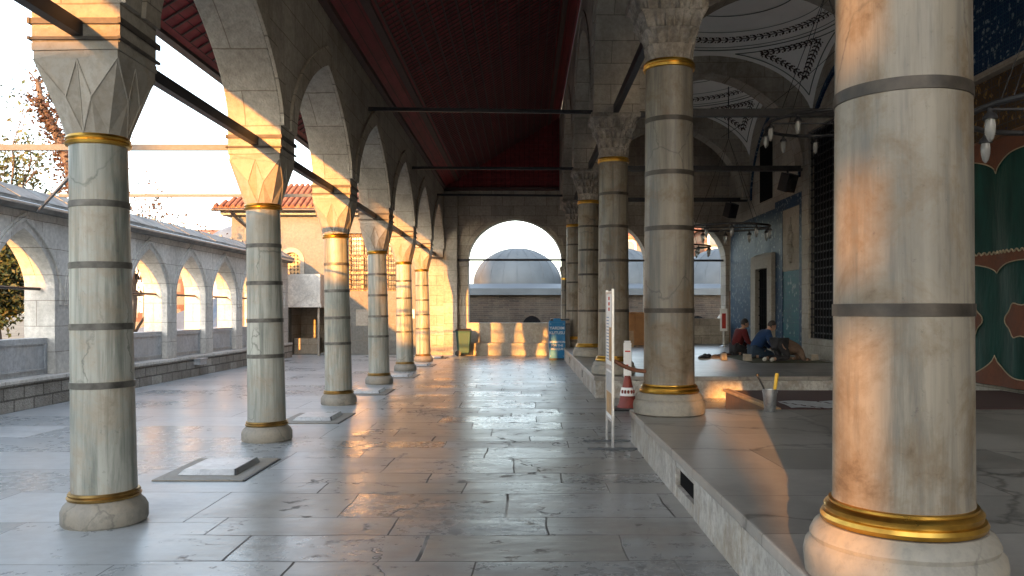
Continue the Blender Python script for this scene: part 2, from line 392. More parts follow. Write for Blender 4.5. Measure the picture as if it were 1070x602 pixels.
def floor_mat():
    t = NT('marble_paving'); p = t.P(); x, y, z = t.sep(p)
    # nave strip (old worn slabs) against courtyard (newer bluish slabs)
    wobx = t.noise(p, 0.6, 2)
    nave = t.math('MULTIPLY', t.ramp(t.math('MULTIPLY_ADD', wobx, 1.2, t.math('MULTIPLY_ADD', x, 1.0, 2.0)), [(0.30, 0.0), (0.62, 1.0)]), 1.0)
    d = t.noise(p, 1.1, 2, 0.5, 0, True); 
    dv = t.node('ShaderNodeVectorMath', operation='SCALE'); t.l.new(d, dv.inputs[0]); dv.inputs['Scale'].default_value = 0.045
    v0 = t.vadd(p, dv.outputs[0]); x0, y0, z0 = t.sep(v0)
    vA = t.comb(x0, y0, 0.0)
    cA, fA = t.brick(vA, 1.75, 0.98, 0.0065, 0.37, bias=0.0, smooth=0.3)
    dB = t.node('ShaderNodeVectorMath', operation='SCALE'); t.l.new(d, dB.inputs[0]); dB.inputs['Scale'].default_value = 0.08
    vB = t.vadd(p, dB.outputs[0]); xb, yb, zb = t.sep(vB)
    one = lambda a, b_, sc_: t.noise(t.comb(a, b_, 0.0), sc_, 2, 0.5)
    yw = t.math('ADD', yb, t.math('MULTIPLY', one(0.0, yb, 0.62), 1.2))             # rows of unequal depth
    row = t.math('FLOOR', t.math('DIVIDE', yw, 0.56))
    xw = t.math('ADD', t.math('ADD', xb, t.math('MULTIPLY', row, 0.377)), t.math('MULTIPLY', one(t.math('ADD', xb, t.math('MULTIPLY', row, 7.3)), 0.0, 0.8), 0.9))
    cB, fB0 = t.brick(t.comb(xw, yw, 0.0), 1.22, 0.56, 0.009, 0.0, smooth=0.4)
    fB = t.math('MULTIPLY', fB0, t.ramp(t.noise(p, 1.4, 3), [(0.38, 0.30), (0.54, 1.0)]))
    crackm = t.noise(p, 0.8, 2)
    cr = t.vor(t.vadd(p, t.noise(p, 2.5, 3, 0.6, 0, True)), 0.62, 'DISTANCE_TO_EDGE')
    crack = t.math('MULTIPLY', t.ramp(cr, [(0.0, 1.0), (0.012, 0.0)]), t.ramp(crackm, [(0.5, 0.0), (0.56, 1.0)]))
    g = t.noise(p, 1.0, 5, 0.6); fine = t.noise(p, 9, 5, 0.65); veins = t.noise(t.vscale(p, (0.6, 3.0, 1)), 1.6, 5, 0.6, 1.2)
    blk = t.mix(nave, cA, cB)
    ctA = t.ramp(blk, [(0.0, (0.32,0.355,0.375)), (0.5, (0.405,0.435,0.455)), (1.0, (0.50,0.53,0.545))])
    ctB = t.ramp(blk, [(0.0, (0.18,0.185,0.185)), (0.35, (0.30,0.31,0.315)), (0.7, (0.235,0.225,0.205)), (1.0, (0.37,0.385,0.39))])
    col = t.mix(nave, ctA, ctB)
    col = t.mix(t.ramp(veins, [(0.45, 0.0), (0.68, 0.4)]), col, t.mix(nave, (0.28,0.31,0.34), (0.12,0.11,0.105)))
    col = t.mix(t.math('MULTIPLY', t.ramp(g, [(0.5, 0.0), (0.7, 0.55)]), nave), col, (0.20,0.155,0.12))
    pit = t.math('MULTIPLY', t.ramp(t.noise(p, 4.2, 5, 0.65), [(0.60, 0.0), (0.66, 1.0)]), nave)
    col = t.mix(t.math('MULTIPLY', pit, 0.6), col, (0.075,0.065,0.058))
    jt = t.math('MAXIMUM', t.mix(nave, t.math('MULTIPLY', fA, 0.7), fB), t.math('MULTIPLY', crack, t.math('MULTIPLY_ADD', nave, 0.85, 0.1)))
    col = t.mix(t.math('MULTIPLY', jt, 0.9), col, (0.035,0.031,0.028))
    col = t.mix(1.0, col, t.ramp(fine, [(0.3, 0.82), (0.7, 1.1)]), 'MULTIPLY')
    sepb = t.sep(blk)[0]
    rough = t.math('ADD', t.math('ADD', t.math('MULTIPLY_ADD', fine, 0.18, 0.15), t.math('MULTIPLY', sepb, 0.10)), t.math('MULTIPLY_ADD', jt, 0.4, t.math('MULTIPLY', pit, 0.25)))
    rough = t.math('ADD', rough, t.math('MULTIPLY', t.ramp(g, [(0.4, 0.0), (0.7, 1.0)]), 0.08))
    und = t.noise(t.vscale(p, (1.0, 1.9, 1)), 1.7, 3, 0.5)
    h = t.math('SUBTRACT', t.math('ADD', t.math('MULTIPLY', und, t.math('MULTIPLY_ADD', nave, 0.9, 0.25)), t.math('MULTIPLY', fine, t.math('MULTIPLY_ADD', nave, 0.10, 0.02))),
               t.math('MULTIPLY_ADD', jt, 0.35, t.math('MULTIPLY', pit, 0.15)))
    return t.out(col, rough, 0, t.bump(h, 0.26, 0.03), 0.5)
M['floor'] = floor_mat()

def platform_mat():
    t = NT('platform_marble'); p = t.P(); x, y, z = t.sep(p)
    d = t.noise(p, 1.0, 2, 0.5, 0, True)
    dv = t.node('ShaderNodeVectorMath', operation='SCALE'); t.l.new(d, dv.inputs[0]); dv.inputs['Scale'].default_value = 0.12
    v = t.vadd(p, dv.outputs[0]); a, b, c = t.sep(v)
    bc, bf = t.brick(t.comb(a, b, 0.0), 1.9, 0.85, 0.006, 0.4, smooth=0.4)
    g = t.noise(p, 1.3, 5, 0.62); fine = t.noise(p, 12, 5, 0.7)
    cr = t.vor(t.vadd(p, t.noise(p, 1.8, 4, 0.6, 0, True)), 0.55, 'DISTANCE_TO_EDGE')
    vein = t.ramp(cr, [(0.0, 1.0), (0.03, 0.0)])
    col = t.ramp(bc, [(0.0, (0.20,0.188,0.17)), (1.0, (0.33,0.31,0.285))])
    col = t.mix(t.ramp(g, [(0.45, 0.0), (0.72, 0.6)]), col, (0.15,0.135,0.12))
    col = t.mix(t.math('MULTIPLY', vein, 0.75), col, (0.06,0.055,0.05))
    col = t.mix(t.math('MULTIPLY', bf, 0.7), col, (0.05,0.045,0.04))
    col = t.mix(1.0, col, t.ramp(fine, [(0.3, 0.8), (0.7, 1.12)]), 'MULTIPLY')
    h = t.math('SUBTRACT', t.math('MULTIPLY_ADD', g, 0.6, t.math('MULTIPLY', fine, 0.1)), t.math('MULTIPLY', bf, 0.4))
    return t.out(col, t.math('MULTIPLY_ADD', fine, 0.2, 0.24), 0, t.bump(h, 0.22, 0.03), 0.5)
M['platform'] = platform_mat()

def ceiling_mat(name, c, k):
    t = NT(name); p = t.P(); x, y, z = t.sep(p)
    bc, bf = t.brick(t.comb(y, t.math('MULTIPLY', x, 1.0), 0.0), 2.6, 0.16, 0.006, 0.5)
    n = t.noise(t.vscale(p, (3, 0.5, 3)), 3, 4)
    col = t.ramp(bc, [(0.0, tuple(q*0.72 for q in c)), (1.0, c)])
    col = t.mix(t.math('MULTIPLY', bf, 0.8), col, (0.01,0.004,0.004))
    col = t.mix(1.0, col, t.ramp(n, [(0.3, 0.7), (0.7, 1.15)]), 'MULTIPLY')
    return t.out(col, 0.6, 0, t.bump(n, 0.1, 0.01), 0.3)
M['ceil'] = ceiling_mat('red_boards', (0.25,0.032,0.036), 1)
M['batten'] = plain('dark_battens', (0.085,0.045,0.04), 0.7, 0, 0.3, 6)

def tile_mat(name, u_axis, blue, white, teal, sz=0.24):
    t = NT(name); p = t.P(); x, y, z = t.sep(p)
    v = t.comb(y, z, 0.0)
    bc, bf = t.brick(v, sz, sz, 0.004, 0.0)
    v = t.vadd(v, t.comb(t.math('MULTIPLY', t.noise(p, 3.0, 2), 0.3), t.math('MULTIPLY', t.noise(p, 2.3, 3), 0.5), 0.0))
    vo = t.vor(v, 1.0/sz*1.6, 'F1', 0.8); vo2 = t.vor(v, 1.0/sz*3.0, 'F1', 0.9)
    wv = t.math('SINE', t.math('MULTIPLY', t.math('ADD', t.math('SINE', t.math('MULTIPLY', y, 2*pi/sz)), t.math('SINE', t.math('MULTIPLY', z, 2*pi/sz))), 4.0))
    col = t.mix(t.ramp(vo, [(0.28, 1.0), (0.36, 0.0)]), blue, white)
    col = t.mix(t.ramp(wv, [(0.3, 0.0), (0.6, 0.75)]), col, teal)
    col = t.mix(t.ramp(vo2, [(0.16, 0.85), (0.22, 0.0)]), col, (0.012,0.03,0.11))
    col = t.mix(t.math('MULTIPLY', bf, 0.5), col, (0.10,0.14,0.18))
    n = t.noise(p, 1.5, 3)
    col = t.mix(1.0, col, t.ramp(n, [(0.3, 0.75), (0.7, 1.15)]), 'MULTIPLY')
    return t.out(col, t.math('MULTIPLY_ADD', n, 0.2, 0.45), 0, t.bump(t.math('SUBTRACT', n, t.math('MULTIPLY', bf, 0.5)), 0.25, 0.02), 0.12)
M['tile'] = tile_mat('blue_tiles', 'Y', (0.014,0.038,0.085), (0.19,0.225,0.25), (0.017,0.065,0.09))
M['tile2'] = tile_mat('teal_tiles', 'Y', (0.02,0.11,0.12), (0.26,0.33,0.31), (0.02,0.07,0.12), 0.3)
M['tile3'] = tile_mat('border_tiles', 'Y', (0.012,0.032,0.085), (0.25,0.29,0.32), (0.02,0.08,0.13), 0.16)
M['goldpat'] = tile_mat('gilt_ornament', 'Y', (0.10,0.06,0.025), (0.34,0.2,0.06), (0.05,0.05,0.06), 0.2)

def roof_tile():
    t = NT('clay_roof'); p = t.P(); x, y, z = t.sep(p)
    n = t.noise(p, 6, 4)
    return t.out(t.ramp(n, [(0.3, (0.16,0.055,0.03)), (0.7, (0.36,0.15,0.075))]), 0.85)
M['rooftile'] = roof_tile()
M['facade'] = stone('banded_facade', (0.14,0.125,0.105), (0.125,0.115,0.095), (0.10,0.05,0.035), 3.0, 0.9, 0.16, 0.15, 0.1, grime=(0.3,0.25,0.2))

# ------------------------------------------------------------------ layout numbers
LX = -2.99                                       # left colonnade line
LY = [5.89 + 3.71*i for i in range(6)]           # six columns
RX = 1.59
RY = [3.48, 9.08, 14.75, 20.4, 26.0]
ENDY = 28.2; MX = 7.0; PZ = 0.374; SX = 1.22
P0, P1 = 9.45, 14.2                              # gap in the platform

# ------------------------------------------------------------------ setting
m = MB(); m.grid(lambda u, v: (-400 + 800*u, -300 + 900*v, -0.6), 8, 8)
tag(m.build('ground', M['terrain']), kind='structure')
m = MB(); m.box(-8.3, 7.0, -9.0, 29.0, -0.5, 0.0)
tag(m.build('pavement', M['floor']), kind='structure')

def platform(y0, y1, vents, slabs):
    b = MB(); b.box(SX+0.16, MX, y0+0.02, y1, -0.004, PZ-0.075)
    top = MB(); top.box(SX-0.02, MX-0.001, y0, y1, PZ-0.072, PZ)
    # front skin in marble slabs with shallow vent holes, blocked in black for their shade
    r = MB(); cuts = sorted(vents); y = y0 + 0.02; edge = []
    while y < y1 - 0.01:
        nxt = min(y1, y + slabs*random.uniform(0.75, 1.25))
        for a, c in cuts:
            if y < a < nxt: nxt = a
            if abs(y-a) < 1e-4: nxt = c
        edge.append((y, nxt)); y = nxt
    for a, c in edge:
        hole = any(abs(a-q) < 1e-4 for q, _ in cuts)
        j = random.uniform(-0.007, 0.007)
        if hole:
            r.box(SX, SX+0.158, a, c, -0.003, 0.10); r.box(SX, SX+0.158, a, c, 0.25, PZ-0.073); b.box(SX+0.035, SX+0.157, a+0.001, c-0.001, 0.101, 0.249)
        else:
            r.box(SX+j, SX+0.158, a+0.005, c-0.005, -0.003, PZ-0.073)
    r.box(SX+0.16, MX, y0+0.001, y0+0.019, -0.003, PZ-0.073)
    return b, top, r
for (y0, y1, v, lab) in ((-9.0, P0, [(5.95, 6.65)], 'near'), (P1, ENDY-0.001, [(17.3, 17.8), (22.2, 22.7)], 'far')):
    b, top, r = platform(y0, y1, v, 1.5)
    root = tag(b.build('raised_pavement', M['dark']), kind='structure')
    top.build('paving_slab', M['platform'], root, bevel=0.012); r.build('riser', M['riserm'], root, bevel=0.006)

# ------------------------------------------------------------------ left colonnade
def side_pt(a):      # angle -> point on unit square boundary
    c, s = cos(a), sin(a); k = max(abs(c), abs(s)); return c/k, s/k

def faceted_capital(r0, hs, z0, z1):
    """folded triangular facets from a round neck to a square top, edges picked out by fine ribs"""
    m = MB(); zt = z0 + (z1-z0)*0.90; rib = MB()
    for q in range(4):
        R = Matrix.Rotation(pi/2*q, 3, 'Z')
        def top(s_): return R @ Vector((-hs + 2*hs*s_, -hs, zt))
        def bot(s_):
            a = -3*pi/4 + pi/2*s_; return R @ Vector((r0*cos(a), r0*sin(a), z0))
        def mid(s_, t, push):
            p = bot(s_).lerp(top(s_), t); n = R @ Vector((0, -1, 0)); return p + n*push
        T0, T5, T1 = top(0), top(0.5) + R @ Vector((0, 0.012, 0)), top(1); B0, B5, B1 = bot(0), bot(0.5), bot(1)
        M3, M7 = mid(0.30, 0.48, 0.020), mid(0.70, 0.48, 0.020); C5 = mid(0.5, 0.45, -0.012)
        B25, B75 = bot(0.25), bot(0.75)
        for tri in ((T0,B0,M3),(B0,B25,M3),(B25,B5,M3),(T0,M3,T5),(T5,M3,C5),(M3,B5,C5),(C5,B5,M7),(T5,C5,M7),(T5,M7,T1),(T1,M7,B1),(B5,B75,M7),(B75,B1,M7)):
            m.quad(*tri)
        for e in ((T0,M3),(M3,T5),(T5,M7),(M7,T1),(M3,B5),(M7,B5),(T5,C5),(C5,B5)):
            m.tube(e, 0.0065, 5)
        m.quad(T0, T5, R @ Vector((0,-hs,z1)), R @ Vector((-hs,-hs,z1))); m.quad(T5, T1, R @ Vector((hs,-hs,z1)), R @ Vector((0,-hs,z1)))
    return m

def build_left_column():
    t = thing('marble_column', 'x', 'column', (0, 0, 0), 'left row of banded marble columns')
    b = MB(); b.lathe([(0.272,0.0),(0.285,0.02),(0.285,0.10),(0.268,0.135),(0.238,0.165),(0.232,0.175)], n=40)
    b.build('base', M['basem'], t, True)
    g = MB(); g.lathe([(0.222,0.176),(0.24,0.18),(0.245,0.195),(0.232,0.205),(0.238,0.217),(0.228,0.23),(0.214,0.232)], n=40)
    g.build('base_ring', M['oldgold'], t, True)
    s = MB(); s.lathe([(0.216,0.2)] + [(0.216-0.026*k/12, 0.24+2.43*k/12) for k in range(13)], n=48)
    s.build('shaft', M['coll'], t, True)
    for z in (0.98, 1.39, 1.82, 2.25):
        rr = 0.216 - 0.026*(z-0.24)/2.43 + 0.006
        q = MB(); q.lathe([(rr-0.01,z-0.024),(rr,z-0.022),(rr,z+0.022),(rr-0.01,z+0.024)], n=48)
        q.build('band', M['band'], t, True)
    c = MB(); c.lathe([(0.19,2.66),(0.212,2.667),(0.218,2.685),(0.205,2.697),(0.214,2.712),(0.205,2.73),(0.19,2.735)], n=40)
    c.build('collar', M['gold'], t, True)
    k = faceted_capital(0.205, 0.285, 2.73, 3.27)
    k.box(-0.295, 0.295, -0.295, 0.295, 3.272, 3.325)
    k.build('capital', M['capital'], t)
    return t
LAB = ['nearest left row column in greenish grey streaked marble, its shaft wholly in shade',
       'second left row column from the camera, sunlit carved capital above a pale grey shaft',
       'third left row column with orange light on its upper shaft, before the roofed balcony',
       'fourth left row column standing before the big grilled window, sunlit halfway down',
       'fifth left row column, slim in the distance and lit nearly to its foot',
       'farthest left row column, the one next to the sunlit end pier']
lcol = build_left_column()
for i, y in enumerate(LY):
    o = lcol if i == 0 else copy_tree(lcol)
    o.location = (LX, y, 0); o['label'] = LAB[i]
    o.rotation_euler = (0, radians(-1.0), radians([0, 90, 180, 270, 0, 90][i]))
    if i:   # lean keeps the same direction whatever the turn
        o.rotation_euler = (Matrix.Rotation(radians(-1.0), 3, 'Y') @ Matrix.Rotation(radians([0, 90, 180, 270, 0, 90][i]), 3, 'Z')).to_euler()

AX0, AX1 = -3.35, -2.75                          # arcade thickness
ZB = 3.325
root = thing('pointed_arcade', 'long grey stone arcade wall of pointed arches over the left row of columns', 'arcade', (-3.05, 17, ZB))
ay0, ay1 = 2.17, ENDY
centers = [(5.89+3.71*(i-0.5)) for i in range(0, 7)]
arches = [(c, 1.58, 3.60, 1.30, 0.40) for c in centers]
m = MB(); arch_wall(m, ay0-0.28, ay1-0.001, ZB, (5.32, 5.68), arches, AX0, AX1, 'Y', 28)
m.build('arch_wall', M['lime'], root, bevel=0.012)
m = MB()
for c in centers:
    archivolt(m, c, 1.58, 3.60, 1.30, 0.006, 0.24, AX1-0.01, AX1+0.035, 'Y', 28, 0.40)
m.build('archivolt', M['limedark'], root)
for i, y in enumerate(LY + [2.17]):              # iron straps around each pier foot
    q = MB()
    for z, hh in ((3.352, 0.010), (3.47, 0.020)):
        q.box(AX0-0.014, AX1+0.014, y-0.292, y-0.281, z-hh, z+hh); q.box(AX0-0.014, AX1+0.014, y+0.281, y+0.292, z-hh, z+hh)
        q.box(AX1+0.001, AX1+0.020, y-0.31, y+0.31, z-hh, z+hh); q.box(AX0-0.020, AX0-0.001, y-0.3, y+0.3, z-hh, z+hh)
    q.build('iron_strap', M['strap'], root)

def tie(name, p, q, w, h, label, cat, group, mat='iron'):
    o = bar(p, q, w, h).build(name, M[mat]); tag(o, label, cat, group); return o
tie('tie_beam', (-3.04, 2.0, 3.42), (-3.04, ENDY, 3.42), 0.075, 0.10, 'long dark iron tie beam running lengthwise through the left row of arches', 'tie beam', 'iron tie beams')
tie('tie_beam', (-3.36, LY[1], 3.40), (-7.5, LY[1], 3.40), 0.05, 0.07, 'grey tie bar crossing open sky from the second left column to the courtyard wall', 'tie beam', 'courtyard tie bars', 'greybar')
tie('tie_beam', (-3.36, LY[2], 3.36), (-7.5, LY[2], 3.36), 0.04, 0.05, 'thin grey tie bar crossing the sky from the third left column to the courtyard wall', 'tie beam', 'courtyard tie bars', 'greybar')
tie('tie_beam', (-3.36, LY[0]+0.9, 3.02), (-7.5, LY[2]-0.6, 3.02), 0.03, 0.03, 'slim greenish bar behind the nearest left column reaching the courtyard wall coping', 'tie beam', 'courtyard tie bars', 'greybar')

# ------------------------------------------------------------------ sloped timber ceiling
CSL = (8.1-5.7)/(1.2+2.75)
def cz(x): return 5.7 + CSL*(x+2.75)
root = thing('timber_ceiling', 'dark red slatted timber ceiling sloping over the walkway', 'ceiling', (-1.0, 10, 5.7))
m = MB(); y0, y1 = -2.4, ENDY+0.1
x0, x1 = -4.23, 1.2
m.hexa([(x0,y0,cz(x0)),(x1,y0,cz(x1)),(x1,y1,cz(x1)),(x0,y1,cz(x0)),(x0,y0,cz(x0)+0.16),(x1,y0,cz(x1)+0.16),(x1,y1,cz(x1)+0.16),(x0,y1,cz(x0)+0.16)])
m.build('boarding', M['ceil'], root)
m = MB()
def slat(xa, xb, ya, yb, th):
    m.hexa([(xa,ya,cz(xa)-th),(xb,ya,cz(xb)-th),(xb,yb,cz(xb)-th),(xa,yb,cz(xa)-th),(xa,ya,cz(xa)-0.003),(xb,ya,cz(xb)-0.003),(xb,yb,cz(xb)-0.003),(xa,yb,cz(xa)-0.003)])
xg0, xg1 = -2.18, 0.72
for k in range(15):
    xx = xg0 + (xg1-xg0)*k/14; slat(xx-0.011, xx+0.011, 0.0, ENDY-0.06, 0.03)
yy = 1.0
while yy < ENDY-0.1:
    slat(xg0, xg1, yy-0.011, yy+0.011, 0.024); yy += 0.19
yy = 0.5
while yy < ENDY-0.1:
    slat(-4.15, -3.37, yy-0.012, yy+0.012, 0.024); yy += 0.25
m.build('battens', M['batten'], root)
m = MB(); slat(xg0-0.16, xg0-0.06, 0.0, ENDY-0.06, 0.045); slat(xg1+0.06, xg1+0.18, 0, ENDY-0.06, 0.045)
slat(-2.74, -2.66, 0.0, ENDY-0.06, 0.09)
m.build('edge_beam', M['batten'], root)
m = MB(); m.hexa([(x0-0.12,y0,cz(x0)-0.05),(x0,y0,cz(x0)-0.05),(x0,y1,cz(x0)-0.05),(x0-0.12,y1,cz(x0)-0.05),(x0-0.12,y0,cz(x0)+0.12),(x0,y0,cz(x0)+0.2),(x0,y1,cz(x0)+0.2),(x0-0.12,y1,cz(x0)+0.12)])
m.build('gutter', M['iron'], root)
m = MB(); m.prism([(-2.74,5.72),(1.19,5.72),(1.19,cz(1.19)-0.01),(-2.74,cz(-2.74)-0.001)], 'Y', ENDY-0.06, ENDY-0.002)
for k in range(17):
    z = 5.78 + 0.14*k; xl = max(-2.7, (z-5.7)/CSL-2.75+0.05)
    m.box(xl, 1.18, ENDY-0.085, ENDY-0.061, z-0.012, z+0.012)
m.build('gable', M['ceil'], root)
m = MB(); m.box(-2.74, 1.19, ENDY-0.14, ENDY-0.003, 5.60, 5.70)
m.build('gable_beam', M['batten'], root)

# ------------------------------------------------------------------ right colonnade
def muqarnas_capital(r0, hs, z0, z1):
    m = MB(); nu, nv = 160, 48
    rows = 4
    def fn(u, v):
        a = 2*pi*u; sx, sy = side_pt(a); t = v
        k = min(rows-1, int(t*rows)); f = t*rows - k
        e0 = [0.0, 0.10, 0.38, 0.72, 1.0][k]; e1 = [0.0, 0.10, 0.38, 0.72, 1.0][k+1]
        e = e0 + (e1-e0)*(f**2.2)
        sq = min(1, t*1.25)
        bx = (1-sq)*cos(a) + sq*sx; by = (1-sq)*sin(a) + sq*sy
        rr = r0 + (hs-r0)*e
        n = [16, 16, 24, 24][k]; ph = 0.5*(k % 2)
        w = abs(((u*n + ph) % 1.0)*2 - 1)
        dep = 0.055*(1-w**2)*(1-f)**0.6*(0.3 if k == 0 else 1) + 0.02*(1 if (w > 0.8 and f < 0.9) else 0)*0
        rr -= dep*(rr/hs+0.25)
        return (bx*rr, by*rr, z0 + (z1-z0)*t)
    return m.grid(fn, nu, nv)

def build_right_column():
    t = thing('marble_column', 'x', 'column', (0, 0, 0), 'right row of thick marble columns')
    b = MB(); b.lathe([(0.36,0.0),(0.388,0.015),(0.395,0.10),(0.388,0.135),(0.365,0.16),(0.37,0.178),(0.352,0.215),(0.325,0.235)], n=56)
    b.build('base', M['basem'], t, True)
    g = MB(); g.lathe([(0.29,0.236),(0.318,0.24),(0.326,0.258),(0.318,0.274),(0.306,0.279),(0.306,0.286),(0.311,0.301),(0.300,0.314),(0.291,0.318),(0.291,0.328),(0.276,0.333)], n=56)
    g.build('base_ring', M['gold'], t, True)
    s = MB(); s.lathe([(0.28,0.30)] + [(0.276-0.02*k/14, 0.36+3.4*k/14) for k in range(15)], n=64)
    s.build('shaft', M['colr'], t, True)
    for z in (1.13, 2.02, 2.62, 3.20):
        rr = 0.276-0.02*(z-0.36)/3.4+0.005
        q = MB(); q.lathe([(rr-0.01,z-0.027),(rr,z-0.025),(rr,z+0.025),(rr-0.01,z+0.027)], n=64)
        q.build('band', M['bandr'], t, True)
    c = MB(); c.lathe([(0.25,3.755),(0.278,3.76),(0.285,3.785),(0.27,3.80),(0.28,3.815),(0.27,3.84),(0.25,3.845)], n=48)
    c.build('collar', M['gold'], t, True)
    k = muqarnas_capital(0.262, 0.415, 3.845, 4.50)
    k.box(-0.43, 0.43, -0.43, 0.43, 4.50, 4.575)
    k.build('capital', M['capdark'], t, True, sharp=30)
    return t
RLAB = ['thickest marble column standing close to the camera at right on the platform edge',
        'second column of the right row, on the platform corner beside the traffic cone',
        'third column of the right row, just behind the slim information stand',
        'fourth column of the right row, between the third one and the dark fifth one',
        'farthest column of the right row with dark brownish shaft behind the donation box']
rcol = build_right_column()
for i, y in enumerate(RY):
    o = rcol if i == 0 else copy_tree(rcol)
    o.location = (RX, y, PZ); o['label'] = RLAB[i]; o.rotation_euler = (0, 0, radians(90*i))

WX0, WX1 = 1.2, 2.0
ZR = PZ + 4.575
root = thing('pointed_arcade', 'dark stone arcade wall carried by the right row of thick columns', 'arcade', (RX, 12, ZR))
rc = [(-2.12+3.48)/2] + [(a+b)/2 for a, b in zip(RY[:-1], RY[1:])]
arches = [(c, 2.42, 5.25, 2.15, 0.15) for c in rc]
m = MB(); arch_wall(m, -2.5, ENDY-0.001, ZR, (8.05, 8.45), arches, WX0, WX1, 'Y', 28)
m.build('arch_wall', M['limedark'], root, bevel=0.012)
m = MB()
for c in rc: archivolt(m, c, 2.42, 5.25, 2.15, 0.30, 0.36, WX0-0.025, WX0+0.01, 'Y', 28)
m.build('moulding', M['limedark'], root)

# transverse arches and sail vaults of the portico
bx0, bx1 = WX1, MX; bxc = (bx0+bx1)/2
for i, y in enumerate(RY):
    m = MB(); arch_wall(m, bx0+0.001, bx1-0.001, 5.0, 8.6, [(bxc, (bx1-bx0)/2-0.22, 5.05, 2.25, 0.12)], y-0.3, y+0.3, 'X', 32)
    o = m.build('transverse_arch', M['lime'])
    tag(o, ['stone cross arch from the nearest thick column to the tiled wall', 'stone cross arch from the second right row column to the tiled wall',
            'stone cross arch springing over the third right row column above the hanging lamps', 'pale stone cross arch framing the nearer painted vault, over the fourth right column',
            'farthest stone cross arch, over the last right row column'][i], 'arch', 'cross arches of the portico')

def vault(y0, y1, label):
    hx, hy = (bx1-bx0)/2, (y1-y0)/2; cy = (y0+y1)/2
    z0, H = 5.95, 1.72
    def S(u, v, off=0.0):
        return Vector((bxc + hx*u, cy + hy*v, z0 + H*sqrt(max(0, 2.05-u*u-v*v)) - off))
    root = thing('painted_vault', label, 'vault', (bxc, cy, 6.3), 'painted vaults of the portico')
    m = MB(); m.grid(lambda a, b: S(2*a-1, 2*b-1), 48, 48)
    m.build('shell', M['plaster'], root, True)
    lines = MB(); spr = MB()
    def path(fn, n):
        return [fn(i/n) for i in range(n+1)]
    def nrm(u, v):
        e = 1e-3
        n = (S(u+e, v)-S(u-e, v)).cross(S(u, v+e)-S(u, v-e)).normalized()
        return -n if n.z > 0 else n
    def ribbon(mb, pts, w, off=0.012):
        P3 = [S(u, v) + nrm(u, v)*off for u, v in pts]
        for k in range(len(P3)-1):
            t = (P3[k+1]-P3[k]).normalized(); s = t.cross(nrm(*pts[k])).normalized()*w/2
            mb.quad(P3[k]-s, P3[k+1]-s, P3[k+1]+s, P3[k]+s)
    def sprig(pts, step, L=0.15):
        acc = 0; ribbon(spr, pts, 0.022, 0.014)
        for k in range(len(pts)-1):
            p, q = S(*pts[k]), S(*pts[k+1]); acc += (q-p).length
            if acc >= step:
                acc = 0; n = nrm(*pts[k]); t = (q-p).normalized(); s = t.cross(n).normalized(); b = p + n*0.016
                for sg in (-1, 1):
                    d = (t*0.72 + s*sg*0.7).normalized(); e = d.cross(n).normalized()
                    spr.quad(b, b+d*L*0.55+e*0.03, b+d*L, b+d*L*0.55-e*0.03)
                    b2 = b + s*sg*0.075 - t*0.03
                    spr.quad(b2-t*.016-s*.016, b2+t*.016-s*.016, b2+t*.016+s*.016, b2-t*.016+s*.016)
    for rr, w in ((0.945, 0.028), (0.915, 0.018), (0.74, 0.018), (0.52, 0.03)):
        ribbon(lines, path(lambda a: (rr*cos(2*pi*a), rr*sin(2*pi*a)), 160), w)
    sprig(path(lambda a: (0.83*cos(2*pi*a), 0.83*sin(2*pi*a)), 400), 0.15, 0.14)
    for su in (-1, 1):
        for sv in (-1, 1):
            c = lambda u, v: (su*u, sv*v)
            E = 0.96; I = 0.895; R = 0.99
            aa = atan2(sqrt(R*R-E*E), E)
            for (ed, r_, f) in ((E, R, 'l'), (I, 1.01, 's')):
                k0 = sqrt(max(0.01, r_*r_-ed*ed)); a0 = atan2(k0, ed); a1 = pi/2-a0
                p1 = path(lambda q: c(ed, k0+(ed-k0)*q), 60); p2 = path(lambda q: c(k0+(ed-k0)*q, ed), 60)
                p3 = path(lambda q: c(r_*cos(a0+(a1-a0)*q), r_*sin(a0+(a1-a0)*q)), 80)
                for pp in (p1, p2, p3):
                    if f == 'l': ribbon(lines, pp, 0.025)
                    else: sprig(pp, 0.12, 0.12)
    lines.build('painted_line', M['paint_line'], root, weld=False, recalc=False)
    spr.build('painted_sprig', M['paint_dark'], root, weld=False, recalc=False)
vault(RY[0]+0.3, RY[1]-0.3, 'white painted vault above the nearest bay beside the thick column')
vault(RY[1]+0.3, RY[2]-0.3, 'white painted vault between second and third right row columns, cut by the picture top')
vault(RY[2]+0.3, RY[3]-0.3, 'white painted vault with dark leaf sprigs on its corners, nearer one seen whole')
vault(RY[3]+0.3, RY[4]-0.3, 'smaller looking painted vault with leaf sprigs, behind the nearer vault')
m = MB(); m.box(WX1, MX, RY[4]+0.3, ENDY, 7.6, 7.75)
tag(m.build('end_bay_ceiling', M['ceil']), 'dark flat ceiling over the last narrow bay of the portico', 'ceiling')
m = MB(); m.box(1.22, 9.0, -2.5, 29.0, 8.75, 9.0)
tag(m.build('portico_roof', M['lead']), 'flat lead roof lying over the vaulted portico bays', 'roof')

